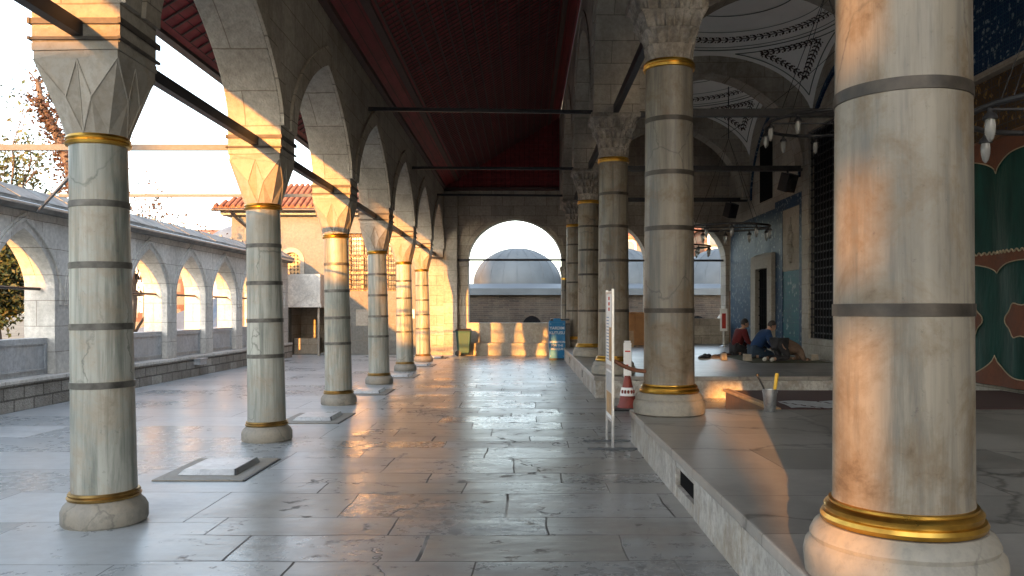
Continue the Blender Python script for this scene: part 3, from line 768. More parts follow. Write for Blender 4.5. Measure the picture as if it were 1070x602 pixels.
# iron ties of the nave and the portico
G = 'iron tie beams'
tie('tie_beam', (AX1-0.05, 14.55, 5.06), (WX0+0.05, 14.55, 5.0), 0.05, 0.065, 'nearest black tie rod crossing under the red ceiling to the third right column', 'tie beam', G)
tie('tie_beam', (AX1-0.05, 20.2, 5.0), (WX0+0.05, 20.2, 4.98), 0.05, 0.065, 'second black tie rod across the red ceiling, ending at the fourth right column', 'tie beam', G)
tie('tie_beam', (AX1-0.05, 26.0, 5.16), (WX0+0.05, 26.0, 5.13), 0.05, 0.065, 'black tie rod just before the end wall under the red gable', 'tie beam', G)
tie('tie_beam', (WX1-0.05, 9.08, 5.02), (MX, 9.08, 5.02), 0.09, 0.12, 'thick black beam across the portico at the top of the picture', 'tie beam', G)
tie('tie_beam', (WX1-0.05, 14.6, 5.0), (MX, 14.6, 5.0), 0.10, 0.14, 'thick black beam across the portico beside the high chandelier', 'tie beam', G)
tie('tie_beam', (WX1-0.05, 20.3, 5.0), (MX, 20.3, 5.0), 0.10, 0.13, 'black beam across the portico carrying the upper loudspeaker', 'tie beam', G)
tie('tie_beam', (WX1-0.05, 26.0, 5.0), (MX, 26.0, 5.0), 0.10, 0.13, 'farthest black beam across the portico carrying the lower loudspeaker', 'tie beam', G)
for k, (a, b) in enumerate(zip(RY[:-1], RY[1:])):
    tie('tie_beam', (RX, a+0.4, ZR+0.06), (RX, b-0.4, ZR+0.06), 0.09, 0.14,
        ['dark beam joining the two nearest right row columns lengthwise', 'dark slanting looking beam lengthwise between second and third right columns',
         'dark lengthwise beam between third and fourth right columns', 'dark lengthwise beam between the two farthest right columns'][k], 'tie beam', G)

# ------------------------------------------------------------------ end wall
root = thing('end_wall', 'stone end wall with round topped arches closing the walkway', 'wall', (1.5, ENDY, 0))
A3 = [(-0.32, 1.6, 3.2, 1.45, 0.04), (2.82, 1.33, 3.2, 1.35, 0.04), (5.62, 1.25, 3.2, 1.35, 0.04)]
m = MB(); arch_wall(m, -3.35, MX-0.001, 0.0, 8.7, A3, ENDY, ENDY+0.7, 'X', 32)
m.build('arch_wall', M['limedark'], root, bevel=0.01)
m = MB()
for (c, a, zs, r_, pt) in A3: archivolt(m, c, a, zs, r_, 0.16, 0.24, ENDY-0.025, ENDY+0.01, 'X', 32, pt)
m.build('archivolt', M['limedark'], root)
m = MB()
for (a, b) in ((-2.745, -1.90), (1.27, 1.50)):
    m.box(a, b, ENDY-0.10, ENDY-0.001, 3.02, 3.16)
m.build('impost', M['lime'], root, bevel=0.01)
m = MB(); m.box(-2.745, -2.28, ENDY-0.22, ENDY-0.002, 0.0, 5.55); m.build('pilaster', M['lime'], root, bevel=0.02)
tie('tie_beam', (-2.3, ENDY-0.05, 3.24), (1.4, ENDY-0.05, 3.24), 0.05, 0.07, 'black rod across the foot of the end arch in front of the lead dome', 'tie beam', G)
tie('tie_beam', (1.5, ENDY+0.3, 3.24), (MX, ENDY+0.3, 3.24), 0.05, 0.07, 'black rod across the two far portico arches', 'tie beam', G)
# slim column under the arches
def slim(x, lab):
    t = thing('marble_column', lab, 'column', (x, ENDY-0.06, 0), 'slim columns of the end wall')
    m = MB(); m.lathe([(0.15,0),(0.15,0.5),(0.125,0.52)] , (x, ENDY-0.06, 0), 24); m.build('base', M['basem'], t, True)
    m = MB(); m.lathe([(0.12,0.5),(0.11,2.55)], (x, ENDY-0.06, 0), 24); m.build('shaft', M['colr'], t, True)
    for z in (1.1, 1.7, 2.2):
        m = MB(); m.lathe([(0.11,z-0.02),(0.124,z-0.02),(0.124,z+0.02),(0.11,z+0.02)], (x, ENDY-0.06, 0), 24); m.build('band', M['band'], t, True)
    m = MB(); m.lathe([(0.11,2.55),(0.13,2.56),(0.13,2.62),(0.11,2.63)], (x, ENDY-0.06, 0), 24); m.build('collar', M['gold'], t, True)
    m = MB(); m.lathe([(0.115,2.63),(0.16,2.8),(0.2,3.0)], (x, ENDY-0.06, 0), 8); m.build('capital', M['capdark'], t)
slim(1.38, 'slim banded column at the right foot of the end arch behind the donation box')
slim(4.26, 'slim banded column between the two far portico arches')
# marble parapets
root = thing('parapet', 'two stepped low marble parapet across the end arch, striped with sunlight', 'parapet', (-0.4, ENDY-0.3, 0))
m = MB(); m.box(-2.27, 1.0, ENDY-0.45, ENDY-0.02, 0.0, 0.42); m.build('step', M['parapet'], root, bevel=0.012)
m = MB(); m.box(-2.10, 1.25, ENDY-0.018, ENDY+0.16, 0.42, 1.05); m.box(-2.14, 1.3, ENDY-0.04, ENDY+0.2, 1.051, 1.10); m.build('panel', M['parapet'], root, bevel=0.008)
m = MB(); m.box(1.6, 4.1, ENDY+0.05, ENDY+0.2, PZ, 1.25); m.box(4.4, 6.85, ENDY+0.05, ENDY+0.2, PZ, 1.25)
m.box(1.6, 6.85, ENDY-0.22, ENDY-0.01, PZ, 0.62)
o = m.build('parapet', M['limedark'], bevel=0.01); tag(o, 'grey stone parapet closing the far portico arches behind the kneeling people', 'parapet')

# ------------------------------------------------------------------ mosque wall
root = thing('mosque_wall', 'high stone wall with blue tiles, doorway and grilled window along the portico', 'wall', (MX+0.4, 12, 0))
m = MB(); m.box(MX, MX+0.8, -9, ENDY+0.7, -0.3, 9.3); m.build('masonry', M['lime'], root)
def wx(k): return MX - k
m = MB()
m.box(wx(0.02), MX+0.01, 25.0, ENDY-0.24, PZ, 4.35); m.box(wx(0.022), MX+0.01, 22.92, 24.98, 3.15, 4.35)
m.build('tile_panel', M['tile'], root)
# marble door frame and iron clad door
m = MB(); m.box(wx(0.16), MX, 24.5, 25.0, PZ, 3.12); m.box(wx(0.16), MX, 22.9, 23.3, PZ, 3.12); m.box(wx(0.16), MX, 23.3, 24.5, 2.72, 3.12)
f = m.build('door_frame', M['limepale'], root, bevel=0.02)
m = MB(); m.box(wx(0.03), MX, 23.3, 24.5, PZ, 2.72)
for k in range(5): m.box(wx(0.06), wx(0.03), 23.3+0.24*k+0.1, 23.3+0.24*k+0.13, PZ, 2.72)
for k in range(9): m.box(wx(0.055), wx(0.03), 23.3, 24.5, PZ+0.2+0.26*k, PZ+0.23+0.26*k)
m.build('door', M['dark'], root)
# tiled niche
m = MB()
m.box(wx(0.05), MX, 22.25, 22.88, PZ, 4.2); m.box(wx(0.05), MX, 20.35, 20.9, PZ, 4.2)
m.build('tile_border', M['tile'], root)
m = MB(); m.box(wx(0.06), MX, 20.35, 22.88, 4.2, 4.5); m.build('tile_frieze', M['tile3'], root)
m = MB(); m.box(wx(0.03), MX, 20.9, 22.25, PZ, 2.55); m.build('niche_tile', M['tile2'], root)
m = MB(); m.box(wx(0.04), MX, 20.9, 22.25, 2.56, 4.19); f = m.build('stone_panel', M['limepale'], root)
m = MB()   # carved tree-like relief on the panel
for (dy, z, r_) in ((0,2.9,0.16),(0,3.2,0.22),(0.12,3.4,0.14),(-0.12,3.42,0.14),(0,3.65,0.15),(0,3.88,0.08),(0.2,3.05,0.1),(-0.2,3.07,0.1)):
    m.lathe([(0.0,-r_),(r_*0.5,-r_*0.7),(r_*0.55,0),(r_*0.4,r_*0.7),(0.0,r_)], (wx(0.04), 21.57+dy, z), 10)
m.build('relief', M['lime'], root, True)
# big grilled window
m = MB(); m.box(wx(0.18), MX, 19.85, 20.33, PZ, 6.2); m.box(wx(0.18), MX, 16.5, 16.9, PZ, 6.2); m.box(wx(0.18), MX, 16.9, 19.85, 5.8, 6.2); m.box(wx(0.22), MX, 16.9, 19.85, PZ, 0.85)
m.build('window_frame', M['lime'], root, bevel=0.02)
m = MB(); m.box(wx(0.01), MX, 16.9, 19.85, 0.85, 5.8); m.build('window_shade_panel', M['dark'], root)  # flat black panel in place of the shade behind the grille
m = MB()
for k in range(16): m.tube([(wx(0.09), 17.0+0.19*k, 0.86), (wx(0.09), 17.0+0.19*k, 5.79)], 0.014, 6)
for k in range(26):
    z = 0.98+0.19*k; m.tube([(wx(0.09), 16.9, z), (wx(0.09), 19.85, z)], 0.014, 6)
for k in range(16):
    for j in range(26):
        y, z = 17.0+0.19*k, 0.98+0.19*j
        m.lathe([(0.0,-0.034),(0.03,-0.015),(0.03,0.015),(0.0,0.034)], (wx(0.09), y, z), 6)
m.build('grille', M['iron'], root)
# small dark slot window above the door and a blue arch line over the niche
m = MB(); m.box(wx(0.02), MX, 23.3, 24.5, 4.7, 6.35); m.build('window', M['dark'], root)
m = MB(); archivolt(m, 18.4, 1.9, 5.0, 1.9, 0.0, 0.12, wx(0.06), MX, 'Y', 28, 0.2); archivolt(m, 23.2, 2.2, 4.9, 2.2, 0.0, 0.08, wx(0.05), MX, 'Y', 28, 0.2)
m.build('blue_arch_line', M['tile3'], root)
# portal: tile band, gilt cornice
m = MB(); m.box(wx(0.14), MX, 8.6, 14.0, 5.05, 6.6); m.build('portal_tiles', M['tile3'], root)
m = MB(); m.box(wx(0.22), MX, 8.6, 14.0, 4.95, 5.04); m.box(wx(0.22), MX, 8.6, 14.0, 6.61, 6.75); m.build('portal_cornice', M['limepale'], root)
m = MB(); m.box(wx(0.10), MX, 8.6, 14.0, 3.95, 4.94); m.build('gilt_band', M['goldpat'], root)
# hanging curtain
CX = MX - 0.22
root = thing('curtain', 'dark green curtain with rust red scalloped borders hanging over the mosque doorway', 'curtain', (CX, 11.2, 0.45))
def cw(y, z): return CX + 0.025*sin(y*7 + 1.3*sin(z*1.6)) + 0.015*sin(y*3.1+z)
m = MB(); m.grid(lambda a, b: (cw(9.0+4.35*a, 0.42+3.55*b), 9.0+4.35*a, 0.42+3.55*b), 120, 30)
m.build('cloth', M['satin'], root, True, sharp=80)
ap = MB(); br = MB()
def patch(poly, border=True):
    # polygon as a fan of fine triangles lying just before the cloth
    cy = sum(p[0] for p in poly)/len(poly); czz = sum(p[1] for p in poly)/len(poly)
    rings = 5
    for k in range(len(poly)):
        p, q = poly[k], poly[(k+1) % len(poly)]
        for r_ in range(rings):
            a, b = r_/rings, (r_+1)/rings
            pts = [(cy+(p[0]-cy)*a, czz+(p[1]-czz)*a), (cy+(q[0]-cy)*a, czz+(q[1]-czz)*a), (cy+(q[0]-cy)*b, czz+(q[1]-czz)*b), (cy+(p[0]-cy)*b, czz+(p[1]-czz)*b)]
            if r_ == 0: pts = pts[1:]
            ap.quad(*[(cw(y, z)-0.012, y, z) for y, z in pts])
    if border:
        br.tube([(cw(y, z)-0.016, y, z) for y, z in poly + [poly[0]]], 0.009, 5)
def strip(fn_low, fn_high, y0, y1, edge='low', n=90):
    for k in range(n):
        a, b = y0+(y1-y0)*k/n, y0+(y1-y0)*(k+1)/n
        for j in range(4):
            f = lambda y, s: fn_low(y) + (fn_high(y)-fn_low(y))*s
            q = [(a, f(a, j/4)), (b, f(b, j/4)), (b, f(b, (j+1)/4)), (a, f(a, (j+1)/4))]
            ap.quad(*[(cw(y, z)-0.012, y, z) for y, z in q])
    ys = [y0+(y1-y0)*k/n for k in range(n+1)]
    fn = fn_low if edge == 'low' else fn_high
    br.tube([(cw(y, fn(y))-0.016, y, fn(y)) for y in ys], 0.009, 5)
sc = lambda y, per: abs(sin(pi*(y-9.0)/per))
strip(lambda y: 3.74-0.26*(1-sc(y, 1.45)**0.6), lambda y: 3.97, 9.0, 13.35)
strip(lambda y: 2.2-0.16*(1-sc(y, 1.45)**0.6), lambda y: 2.34, 9.0, 13.35)
br.tube([(cw(y, 2.34+0.02*sin(y*60))-0.02, y, 2.34+0.02*sin(y*60)) for y in [9.0+4.35*k/260 for k in range(261)]], 0.012, 5)
strip(lambda y: 0.43, lambda y: 0.56+0.3*(1-sc(y, 1.45)**0.6), 9.0, 13.35, 'high')
for cy in (9.75, 11.2, 12.65):
    patch([(cy+0.42*cos(a)*(1+0.12*cos(4*a)), 1.37+0.24*sin(a)*(1+0.12*cos(6*a))) for a in [2*pi*k/40 for k in range(40)]])
    patch([(cy+0.35*cos(a)*(1+0.12*cos(4*a)), 3.05+0.2*sin(a)*(1+0.12*cos(6*a))) for a in [2*pi*k/40 for k in range(40)]]) if cy < 11 else None
ap.build('applique', M['appl'], root, weld=False, recalc=False); br.build('braid', M['cream'], root, True)
m = MB(); m.tube([(CX, 8.9, 3.99), (CX, 13.5, 3.99)], 0.03, 8); m.build('rail', M['wood'], root)

# ------------------------------------------------------------------ courtyard wall at the left
OX0, OX1 = -8.2, -7.7
root = thing('courtyard_wall', 'pale weathered courtyard wall pierced by small pointed arches', 'wall', (-7.95, 15, 0))
oc = [12.72 + 2.13*k for k in range(-4, 7)]
arches = [(c, 0.82, 1.88, 0.90, 0.38) for c in oc]
m = MB(); arch_wall(m, 2.0, 26.9, 0.47, 3.05, arches, OX0, OX1, 'Y', 18)
m.build('arch_wall', M['courtwall'], root, bevel=0.01)
m = MB()
for c in oc:
    archivolt(m, c, 0.82, 1.88, 0.90, 0.13, 0.165, OX1-0.01, OX1+0.035, 'Y', 18, 0.42, 1.6)
    archivolt(m, c, 0.82, 1.88, 0.90, 0.195, 0.215, OX1-0.01, OX1+0.024, 'Y', 18, 0.42, 1.6)
m.build('archivolt', M['courtwall'], root)
m = MB(); m.box(OX0-0.1, OX1+0.13, 2.0, 26.9, -0.3, 0.40); m.build('plinth', M['rubble'], root)
m = MB(); m.box(OX0-0.12, OX1+0.16, 2.0, 26.9, 0.401, 0.469); m.build('ledge', M['courtwall'], root, bevel=0.015)
for c in oc:
    m = MB(); m.box(OX0+0.12, OX1-0.12, c-0.818, c+0.818, 0.47, 1.06)
    m.box(OX1-0.12, OX1-0.095, c-0.75, c+0.75, 0.55, 0.58); m.box(OX1-0.12, OX1-0.095, c-0.75, c+0.75, 0.97, 1.0)
    m.box(OX1-0.12, OX1-0.095, c-0.75, c-0.72, 0.58, 0.97); m.box(OX1-0.12, OX1-0.095, c+0.72, c+0.75, 0.58, 0.97)
    m.build('parapet_panel', M['panelm'], root)
    m = MB(); m.tube([(OX1-0.25, c-0.815, 1.86), (OX1-0.25, c+0.815, 1.86)], 0.025, 6); m.build('iron_rod', M['iron'], root)
m = MB(); m.prism([(OX0-0.2,3.051),(OX1+0.14,3.051),(OX1+0.19,3.12),(OX1+0.19,3.17),(-7.95,3.42),(OX0-0.25,3.17)], 'Y', 2.0, 26.9)
m.build('coping', M['coping'], root)
m = MB()
yy = 2.2
while yy < 26.8:      # lead rolls and slabs on the coping
    h = random.uniform(0.0, 0.02)
    m.hexa([(-7.95,yy,3.424),(OX1+0.17,yy,3.184),(OX1+0.17,yy+0.7,3.184),(-7.95,yy+0.7,3.424),(-7.95,yy,3.45+h),(OX1+0.17,yy,3.205+h),(OX1+0.17,yy+0.7,3.205+h),(-7.95,yy+0.7,3.45+h)])
    m.box(-7.99, -7.93, yy+0.7, yy+0.76, 3.42, 3.49); yy += 0.78
m.build('coping_slab', M['coping'], root)
m = MB(); m.tube([(OX1+0.22, 2.0, 3.12), (OX1+0.22, 26.9, 3.12)], 0.025, 6); m.build('cable_pipe', M['alu'], root)
m = MB(); m.box(-7.575, -7.42, 18.9, 19.3, 0.26, 0.38); m.box(-7.575, -7.40, 18.87, 19.33, 0.381, 0.41)
tag(m.build('stone_box', M['panelm'], bevel=0.01), 'small pale stone box fixed to the courtyard wall plinth', 'box')

# ------------------------------------------------------------------ service building at the back left
FY = ENDY
root = thing('service_building', 'cream building with red tiled roof, balcony and grilled window at the back of the courtyard', 'building', (-6.3, FY, 0))
m = MB()
def wallgrid(m, x0, x1, z0, z1, holes, y0, y1):
    xs = sorted({x0, x1, *[h[0] for h in holes], *[h[1] for h in holes]}); zs = sorted({z0, z1, *[h[2] for h in holes], *[h[3] for h in holes]})
    for a, b in zip(xs[:-1], xs[1:]):
        for c, d in zip(zs[:-1], zs[1:]):
            if any(a >= h[0]-1e-6 and b <= h[1]+1e-6 and c >= h[2]-1e-6 and d <= h[3]+1e-6 for h in holes): continue
            m.box(a, b, y0, y1, c, d)
PX = lambda px, d=FY: (px-548)*d/863
holes = [(-8.25, -7.65, 2.55, 3.5), (-8.05, -6.8, 0.02, 1.62), (-6.05, -4.25, 2.18, 4.15)]
wallgrid(m, -10.0, -3.36, 0.0, 4.75, holes, FY, FY+0.35)
bm_ = m.build('wall', M['buildwall'], root)
m = MB(); m.box(-10.0, -3.36, FY+2.8, FY+3.0, 0, 4.75); m.box(-10.0, -9.8, FY+0.35, FY+2.8, 0, 4.75)
m.box(-8.06, -6.79, FY+1.6, FY+1.8, 0, 1.7); m.box(-8.3, -8.06, FY+0.351, FY+1.8, 0, 1.7); m.box(-6.79, -6.6, FY+0.351, FY+1.8, 0, 1.7); m.box(-8.3, -6.6, FY+0.351, FY+1.8, 1.7, 1.8)
m.build('inner_wall', M['limedark'], root)
# cornice + roof
m = MB(); m.box(-10.3, -3.36, FY-0.28, FY+3.2, 4.751, 4.90); m.build('cornice', M['limepale'], root, bevel=0.02)
m = MB()
z_e, z_r = 4.92, 5.95
m.hexa([(-10.5,FY-0.42,z_e),(-3.36,FY-0.42,z_e),(-3.36,FY+1.6,z_r),(-9.2,FY+1.6,z_r),(-10.5,FY-0.42,z_e+0.08),(-3.36,FY-0.42,z_e+0.08),(-3.36,FY+1.6,z_r+0.08),(-9.2,FY+1.6,z_r+0.08)])
m.hexa([(-9.2,FY+1.6,z_r),(-3.36,FY+1.6,z_r),(-3.36,FY+3.4,z_e),(-10.5,FY+3.4,z_e),(-9.2,FY+1.6,z_r+0.08),(-3.36,FY+1.6,z_r+0.08),(-3.36,FY+3.4,z_e+0.08),(-10.5,FY+3.4,z_e+0.08)])
m.quad((-10.5,FY-0.42,z_e+0.08),(-9.2,FY+1.6,z_r+0.08),(-10.5,FY+3.4,z_e+0.08))
k = 0
while -10.4+0.2*k < -3.45:
    x = -10.4+0.2*k; f = min(1.0, max(0, (x+10.5)/1.3)); 
    m.tube([(x, FY-0.46, z_e+0.10), (x, FY-0.42+2.02*f, z_e+0.11+(z_r-z_e)*f)], 0.065, 7); k += 1
m.build('roof', M['rooftile'], root)
m = MB(); m.tube([(-10.5, FY-0.5, 4.9), (-3.4, FY-0.5, 4.9)], 0.055, 8); m.tube([(-9.9, FY-0.5, 4.88), (-9.7, FY-0.3, 4.6), (-9.4, FY-0.08, 4.3), (-9.4, FY-0.08, 0.1)], 0.045, 8)
m.build('gutter', M['iron'], root)
# arched gilt window
w = MB(); archivolt(w, -7.95, 0.30, 3.2, 0.30, 0.0, 0.14, FY-0.03, FY+0.05, 'X', 14, 0.0, 2.5); w1 = w.build('window_frame', M['limepale'], root)
m = MB(); m.box(-8.25, -7.65, FY+0.2, FY+0.24, 2.55, 3.5); m.build('window_pane', M['glass'], root)
m = MB()
for k in range(5):
    for j in range(8):
        m.lathe([(0.045,-0.01),(0.06,-0.01),(0.06,0.01),(0.045,0.01)], (0, 0, 0), 8)
        for q in range(len(m.v)-32, len(m.v)):
            x, y, z = m.v[q]; m.v[q] = (-8.19+0.12*k+x, FY+0.12+z, 2.61+0.12*j+y)
m.box(-8.25, -8.21, FY+0.1, FY+0.14, 2.55, 3.5); m.box(-7.69, -7.65, FY+0.1, FY+0.14, 2.55, 3.5)
m.build('lattice', M['woodpale'], root)
# big grilled window with timber shutters
m = MB(); m.box(-6.05, -4.25, FY+0.25, FY+0.29, 2.18, 4.15); m.build('window_pane', M['glass'], root)
m = MB()
for x in (-6.0, -5.55, -5.15, -4.75, -4.32): m.box(x-0.05, x+0.05, FY+0.16, FY+0.24, 2.18, 4.15)
for z in (2.24, 2.8, 3.4, 4.08): m.box(-6.05, -4.25, FY+0.17, FY+0.23, z-0.045, z+0.045)
m.build('timber_frame', M['woodpale'], root)
m = MB()
for k in range(11): m.tube([(-6.0+0.17*k, FY+0.02, 2.18), (-6.0+0.17*k, FY+0.02, 4.15)], 0.014, 6)
for k in range(12): m.tube([(-6.05, FY+0.02, 2.26+0.165*k), (-4.25, FY+0.02, 2.26+0.165*k)], 0.014, 6)
m.build('grille', M['iron'], root)
# balcony box and stair
m = MB()
m.box(-8.1, -6.75, FY-0.9, FY-0.82, 1.74, 2.72); m.box(-6.83, -6.75, FY-0.819, FY-0.001, 1.74, 2.72); m.box(-8.1, -8.02, FY-0.819, FY-0.001, 1.74, 2.72); m.box(-8.15, -6.7, FY-0.95, FY-0.001, 1.62, 1.739)
m.build('balcony', M['white'], root, bevel=0.01)
m = MB()
m.prism([(-8.16,0.0),(-8.16,2.7),(-8.28,2.7),(-8.9,1.2),(-8.9,0.0)], 'Y', FY-0.9, FY-0.75)
m.build('stair_flank', M['white'], root)
m = MB(); m.box(-6.86, -6.8, FY-0.82, FY-0.76, 0, 1.62); m.build('post', M['limepale'], root)
m = MB(); m.box(-8.0, -7.2, FY+0.5, FY+1.2, 0.0, 0.55); m.build('bench', M['limedark'], root)
m = MB(); m.box(-5.75, -5.35, FY-0.012, FY, 1.0, 1.55); m.build('plaque', M['limepale'], root)
m = MB(); m.box(-3.9, -3.75, FY-0.012, FY, 1.25, 1.55); m.build('notice', M['wht'], root)
t = thing('fire_extinguisher', 'small red fire extinguisher hanging beside the recess under the balcony', 'extinguisher', (-6.72, FY-0.1, 1.1))
m = MB(); m.lathe([(0.0,1.1),(0.06,1.1),(0.065,1.13),(0.065,1.4),(0.04,1.46),(0.02,1.48),(0.0,1.48)], (-6.70, FY-0.07, 0), 14); m.build('cylinder', M['red'], t, True)
m = MB(); m.box(-6.72, -6.68, FY-0.09, FY-0.05, 1.48, 1.53); m.tube([(-6.68,FY-0.07,1.5),(-6.6,FY-0.07,1.42),(-6.62,FY-0.07,1.2)], 0.01, 6); m.build('valve', M['black'], t)

# ------------------------------------------------------------------ beyond the walls
def dome_profile(R, H, n=14): return [(R*cos(pi/2*k/n), H*sin(pi/2*k/n)) for k in range(n)] + [(0.0, H)]
root = thing('brick_building', 'low brown brick building with lead domes beyond the end wall', 'building', (4, 44, -0.6))
m = MB(); m.box(-12, 34, 44, 56, -0.6, 2.35); m.build('wall', M['brickwall'], root)
m = MB(); m.box(-12.3, 34.3, 43.7, 56.3, 2.351, 2.62); m.prism([(43.7,2.621),(56.3,2.621),(56.3,2.7),(45.5,3.0),(43.7,2.7)], 'X', -12.3, 34.3); m.build('roof_edge', M['leadpale'], root)
for k, (x) in enumerate((-6.6, -0.42, 5.75, 11.9, 18.0)):
    m = MB(); m.lathe([(2.75,2.7),(2.75,3.1)] + [(r_, z+3.1) for r_, z in dome_profile(2.65, 2.15)], (x, 49.5, 0), 40)
    for a in range(20):
        an = 2*pi*a/20
        m.tube([(x+r_*cos(an), 49.5+r_*sin(an), z+3.105) for r_, z in dome_profile(2.652, 2.152, 14)], 0.012, 5)
    m.build('dome', M['leadpale'], root, True)
for x in (-3.4, 0.4, 3.2, 6.2, 9.2, 12.4, 15.4):
    m = MB(); archivolt(m, x, 0.5, 0.75, 0.5, 0.0, 0.5, 43.93, 44.0, 'X', 16, 0.1); m.build('brick_arch', M['brickwall'], root)
    m = MB(); m.prism([(x-0.5,0.1)] + arch_pts(x, 0.5, 0.75, 0.5, 12, 0.1) + [(x+0.5,0.1)], 'Y', 43.95, 44.0); m.build('window', M['dark'], root)
t = thing('gate_arch', 'pale marble arched doorway low behind the far right portico arch', 'doorway', (9.9, 38, -0.6))
m = MB(); archivolt(m, 9.9, 0.75, 0.7, 0.75, 0.0, 0.34, 37.7, 38.3, 'X', 20, 0.15, -0.6); m.build('arch', M['limepale'], t)
m = MB(); m.prism([(9.15,-0.6)] + arch_pts(9.9, 0.75, 0.7, 0.75, 14, 0.15) + [(10.65,-0.6)], 'Y', 38.0, 38.05); m.build('opening', M['dark'], t)

def city_block(name, x0, x1, y0, y1, h, label, mat, nwx, nwz, roofmat='rooftile', face='S'):
    t = thing(name, label, 'building', ((x0+x1)/2, y0, -0.6))
    m = MB(); m.box(x0, x1, y0, y1, -0.6, h); w = m.build('wall', M[mat], t)
    m = MB(); m.box(x0-0.3, x1+0.3, y0-0.3, y1+0.3, h+0.001, h+0.35); 
    m.prism([(y0-0.3,h+0.351),(y1+0.3,h+0.351),((y0+y1)/2,h+2.2)], 'X', x0-0.3, x1+0.3); m.build('roof', M[roofmat], t)
    for i in range(nwx):
        for j in range(nwz):
            cx = x0+(x1-x0)*(i+0.5)/nwx; zc = 1.2+(h-1.0)*(j+0.25)/nwz
            f = MB(); archivolt(f, cx, 0.42, zc+1.1, 0.42, 0.0, 0.2, y0-0.08, y0+0.02, 'X', 10, 0.0, zc-0.1); fo = f.build('window', M['white'], t)
            f = MB(); f.prism([(cx-0.42,zc-0.1)] + arch_pts(cx, 0.42, zc+1.1, 0.42, 10, 0) + [(cx+0.42,zc-0.1)], 'Y', y0-0.02, y0+0.02)
            o = f.build('pane', M['glass'], fo)
city_block('banded_building', -33, -19.5, 58, 70, 5.6, 'pale arched window building with reddish bands seen through the courtyard arches', 'facade', 6, 4)
city_block('hillside_house', 17, 26, 78, 88, 9.2, 'sunlit tan house beyond the lead domes at far right', 'facade', 5, 4)
city_block('hillside_house', 7.5, 13.5, 82, 90, 8.6, 'small tan house just above the dome right of the third column', 'facade', 3, 3)
t = thing('lead_roof_pavilion', 'low grey pavilion with pyramid lead roof beyond the courtyard wall', 'pavilion', (-13.5, 36, -0.6))
m = MB(); m.box(-16, -11.3, 34, 39, -0.6, 0.5); m.build('wall', M['courtwall'], t)
m = MB(); m.quad((-16.4,33.6,0.5),(-10.9,33.6,0.5),(-13.6,36.5,2.1)); m.quad((-10.9,33.6,0.5),(-10.9,39.4,0.5),(-13.6,36.5,2.1)); m.quad((-10.9,39.4,0.5),(-16.4,39.4,0.5),(-13.6,36.5,2.1)); m.quad((-16.4,39.4,0.5),(-16.4,33.6,0.5),(-13.6,36.5,2.1)); m.quad((-16.4,33.6,0.5),(-10.9,33.6,0.5),(-10.9,39.4,0.5),(-16.4,39.4,0.5))
m.build('roof', M['lead'], t)
t = thing('far_dome', 'bluish lead dome rising behind the red tiled roof of the service building', 'dome', (-14.5, 44, -0.6))
m = MB(); m.lathe([(2.6,-0.6),(2.6,4.1)], (-14.5, 44, 0), 28); m.build('drum', M['courtwall'], t, True)
m = MB(); m.lathe([(2.8,4.1)] + [(r_, z+4.15) for r_, z in dome_profile(2.7, 2.0)], (-14.5, 44, 0), 32); m.build('cap', M['lead'], t, True)

# trees
def tree(name, label, base, h, spread, leafm, nleaf, levels=4, leafsize=0.12, seed=1, lean=0.0, cat='tree', group=None, foot=0.16, lowleaf=0.0):
    rnd = random.Random(seed)
    t = thing(name, label, cat, base, group)
    br_ = MB(); tips = []
    def grow(p, d, L, r, lv):
        pts = [p]; q = p
        for k in range(4):
            d = (d + Vector((rnd.uniform(-.2,.2), rnd.uniform(-.2,.2), rnd.uniform(-.05,.14)))).normalized()
            q = q + d*L/4; pts.append(q)
            if lv >= 2 or lowleaf: tips.append((q, lv))
        br_.tube(pts, r, 7 if lv < 2 else 4, r*0.6)
        if lv < levels:
            n = 3 if lv else 5
            for k in range(n):
                a = rnd.uniform(0, 2*pi); e = rnd.uniform(0.35, 0.95)*spread
                nd = (d + Vector((cos(a)*e, sin(a)*e, rnd.uniform(-0.1, 0.4)))).normalized()
                grow(pts[rnd.choice((2, 3, 4))], nd, L*rnd.uniform(0.55, 0.8), r*0.5, lv+1)
    grow(Vector(base), Vector((lean, 0, 1)).normalized(), h*0.45, foot, 0)
    br_.build('trunk', M['bark'], t, True)
    lf = MB()
    for k in range(nleaf):
        p, lv = rnd.choice(tips)
        c = p + Vector((rnd.gauss(0, 1), rnd.gauss(0, 1), rnd.gauss(0, 1)))*h*0.035
        a = Vector((rnd.uniform(-1,1), rnd.uniform(-1,1), rnd.uniform(-1,1))).normalized(); b = a.cross(Vector((rnd.uniform(-1,1), rnd.uniform(-1,1), rnd.uniform(-1,1)))).normalized()
        s_ = leafsize*rnd.uniform(0.6, 1.3)
        lf.quad(c-a*s_, c+b*s_*0.5, c+a*s_, c-b*s_*0.5)
    lf.build('crown', M[leafm], t, weld=False, recalc=False)
    return t
tree('leafy_tree', 'green and yellow autumn tree filling the nearest courtyard arch', (-12.4, 19.6, -0.6), 4.6, 1.0, 'leaf', 16000, 4, 0.075, 3, 0.0, 'tree', None, 0.14)
tree('leafy_tree', 'thin yellowing treetop above the courtyard wall at the left edge', (-15.6, 24.0, -0.6), 8.2, 0.8, 'leaf', 2600, 4, 0.08, 11, 0.0, 'tree', None, 0.15)
rnd = random.Random(5)
t = thing('bare_tree', 'nearly bare pruned tree trunk clad in rusty ivy behind the nearest left column', 'tree', (-11.9, 22.0, -0.6))
tp = [Vector(p) for p in ((-11.9,22,-0.6),(-11.95,22,2.0),(-11.9,22,4.2),(-12.15,22.05,5.4),(-12.55,22.1,6.3),(-12.9,22.1,7.0),(-13.05,22.1,7.7))]
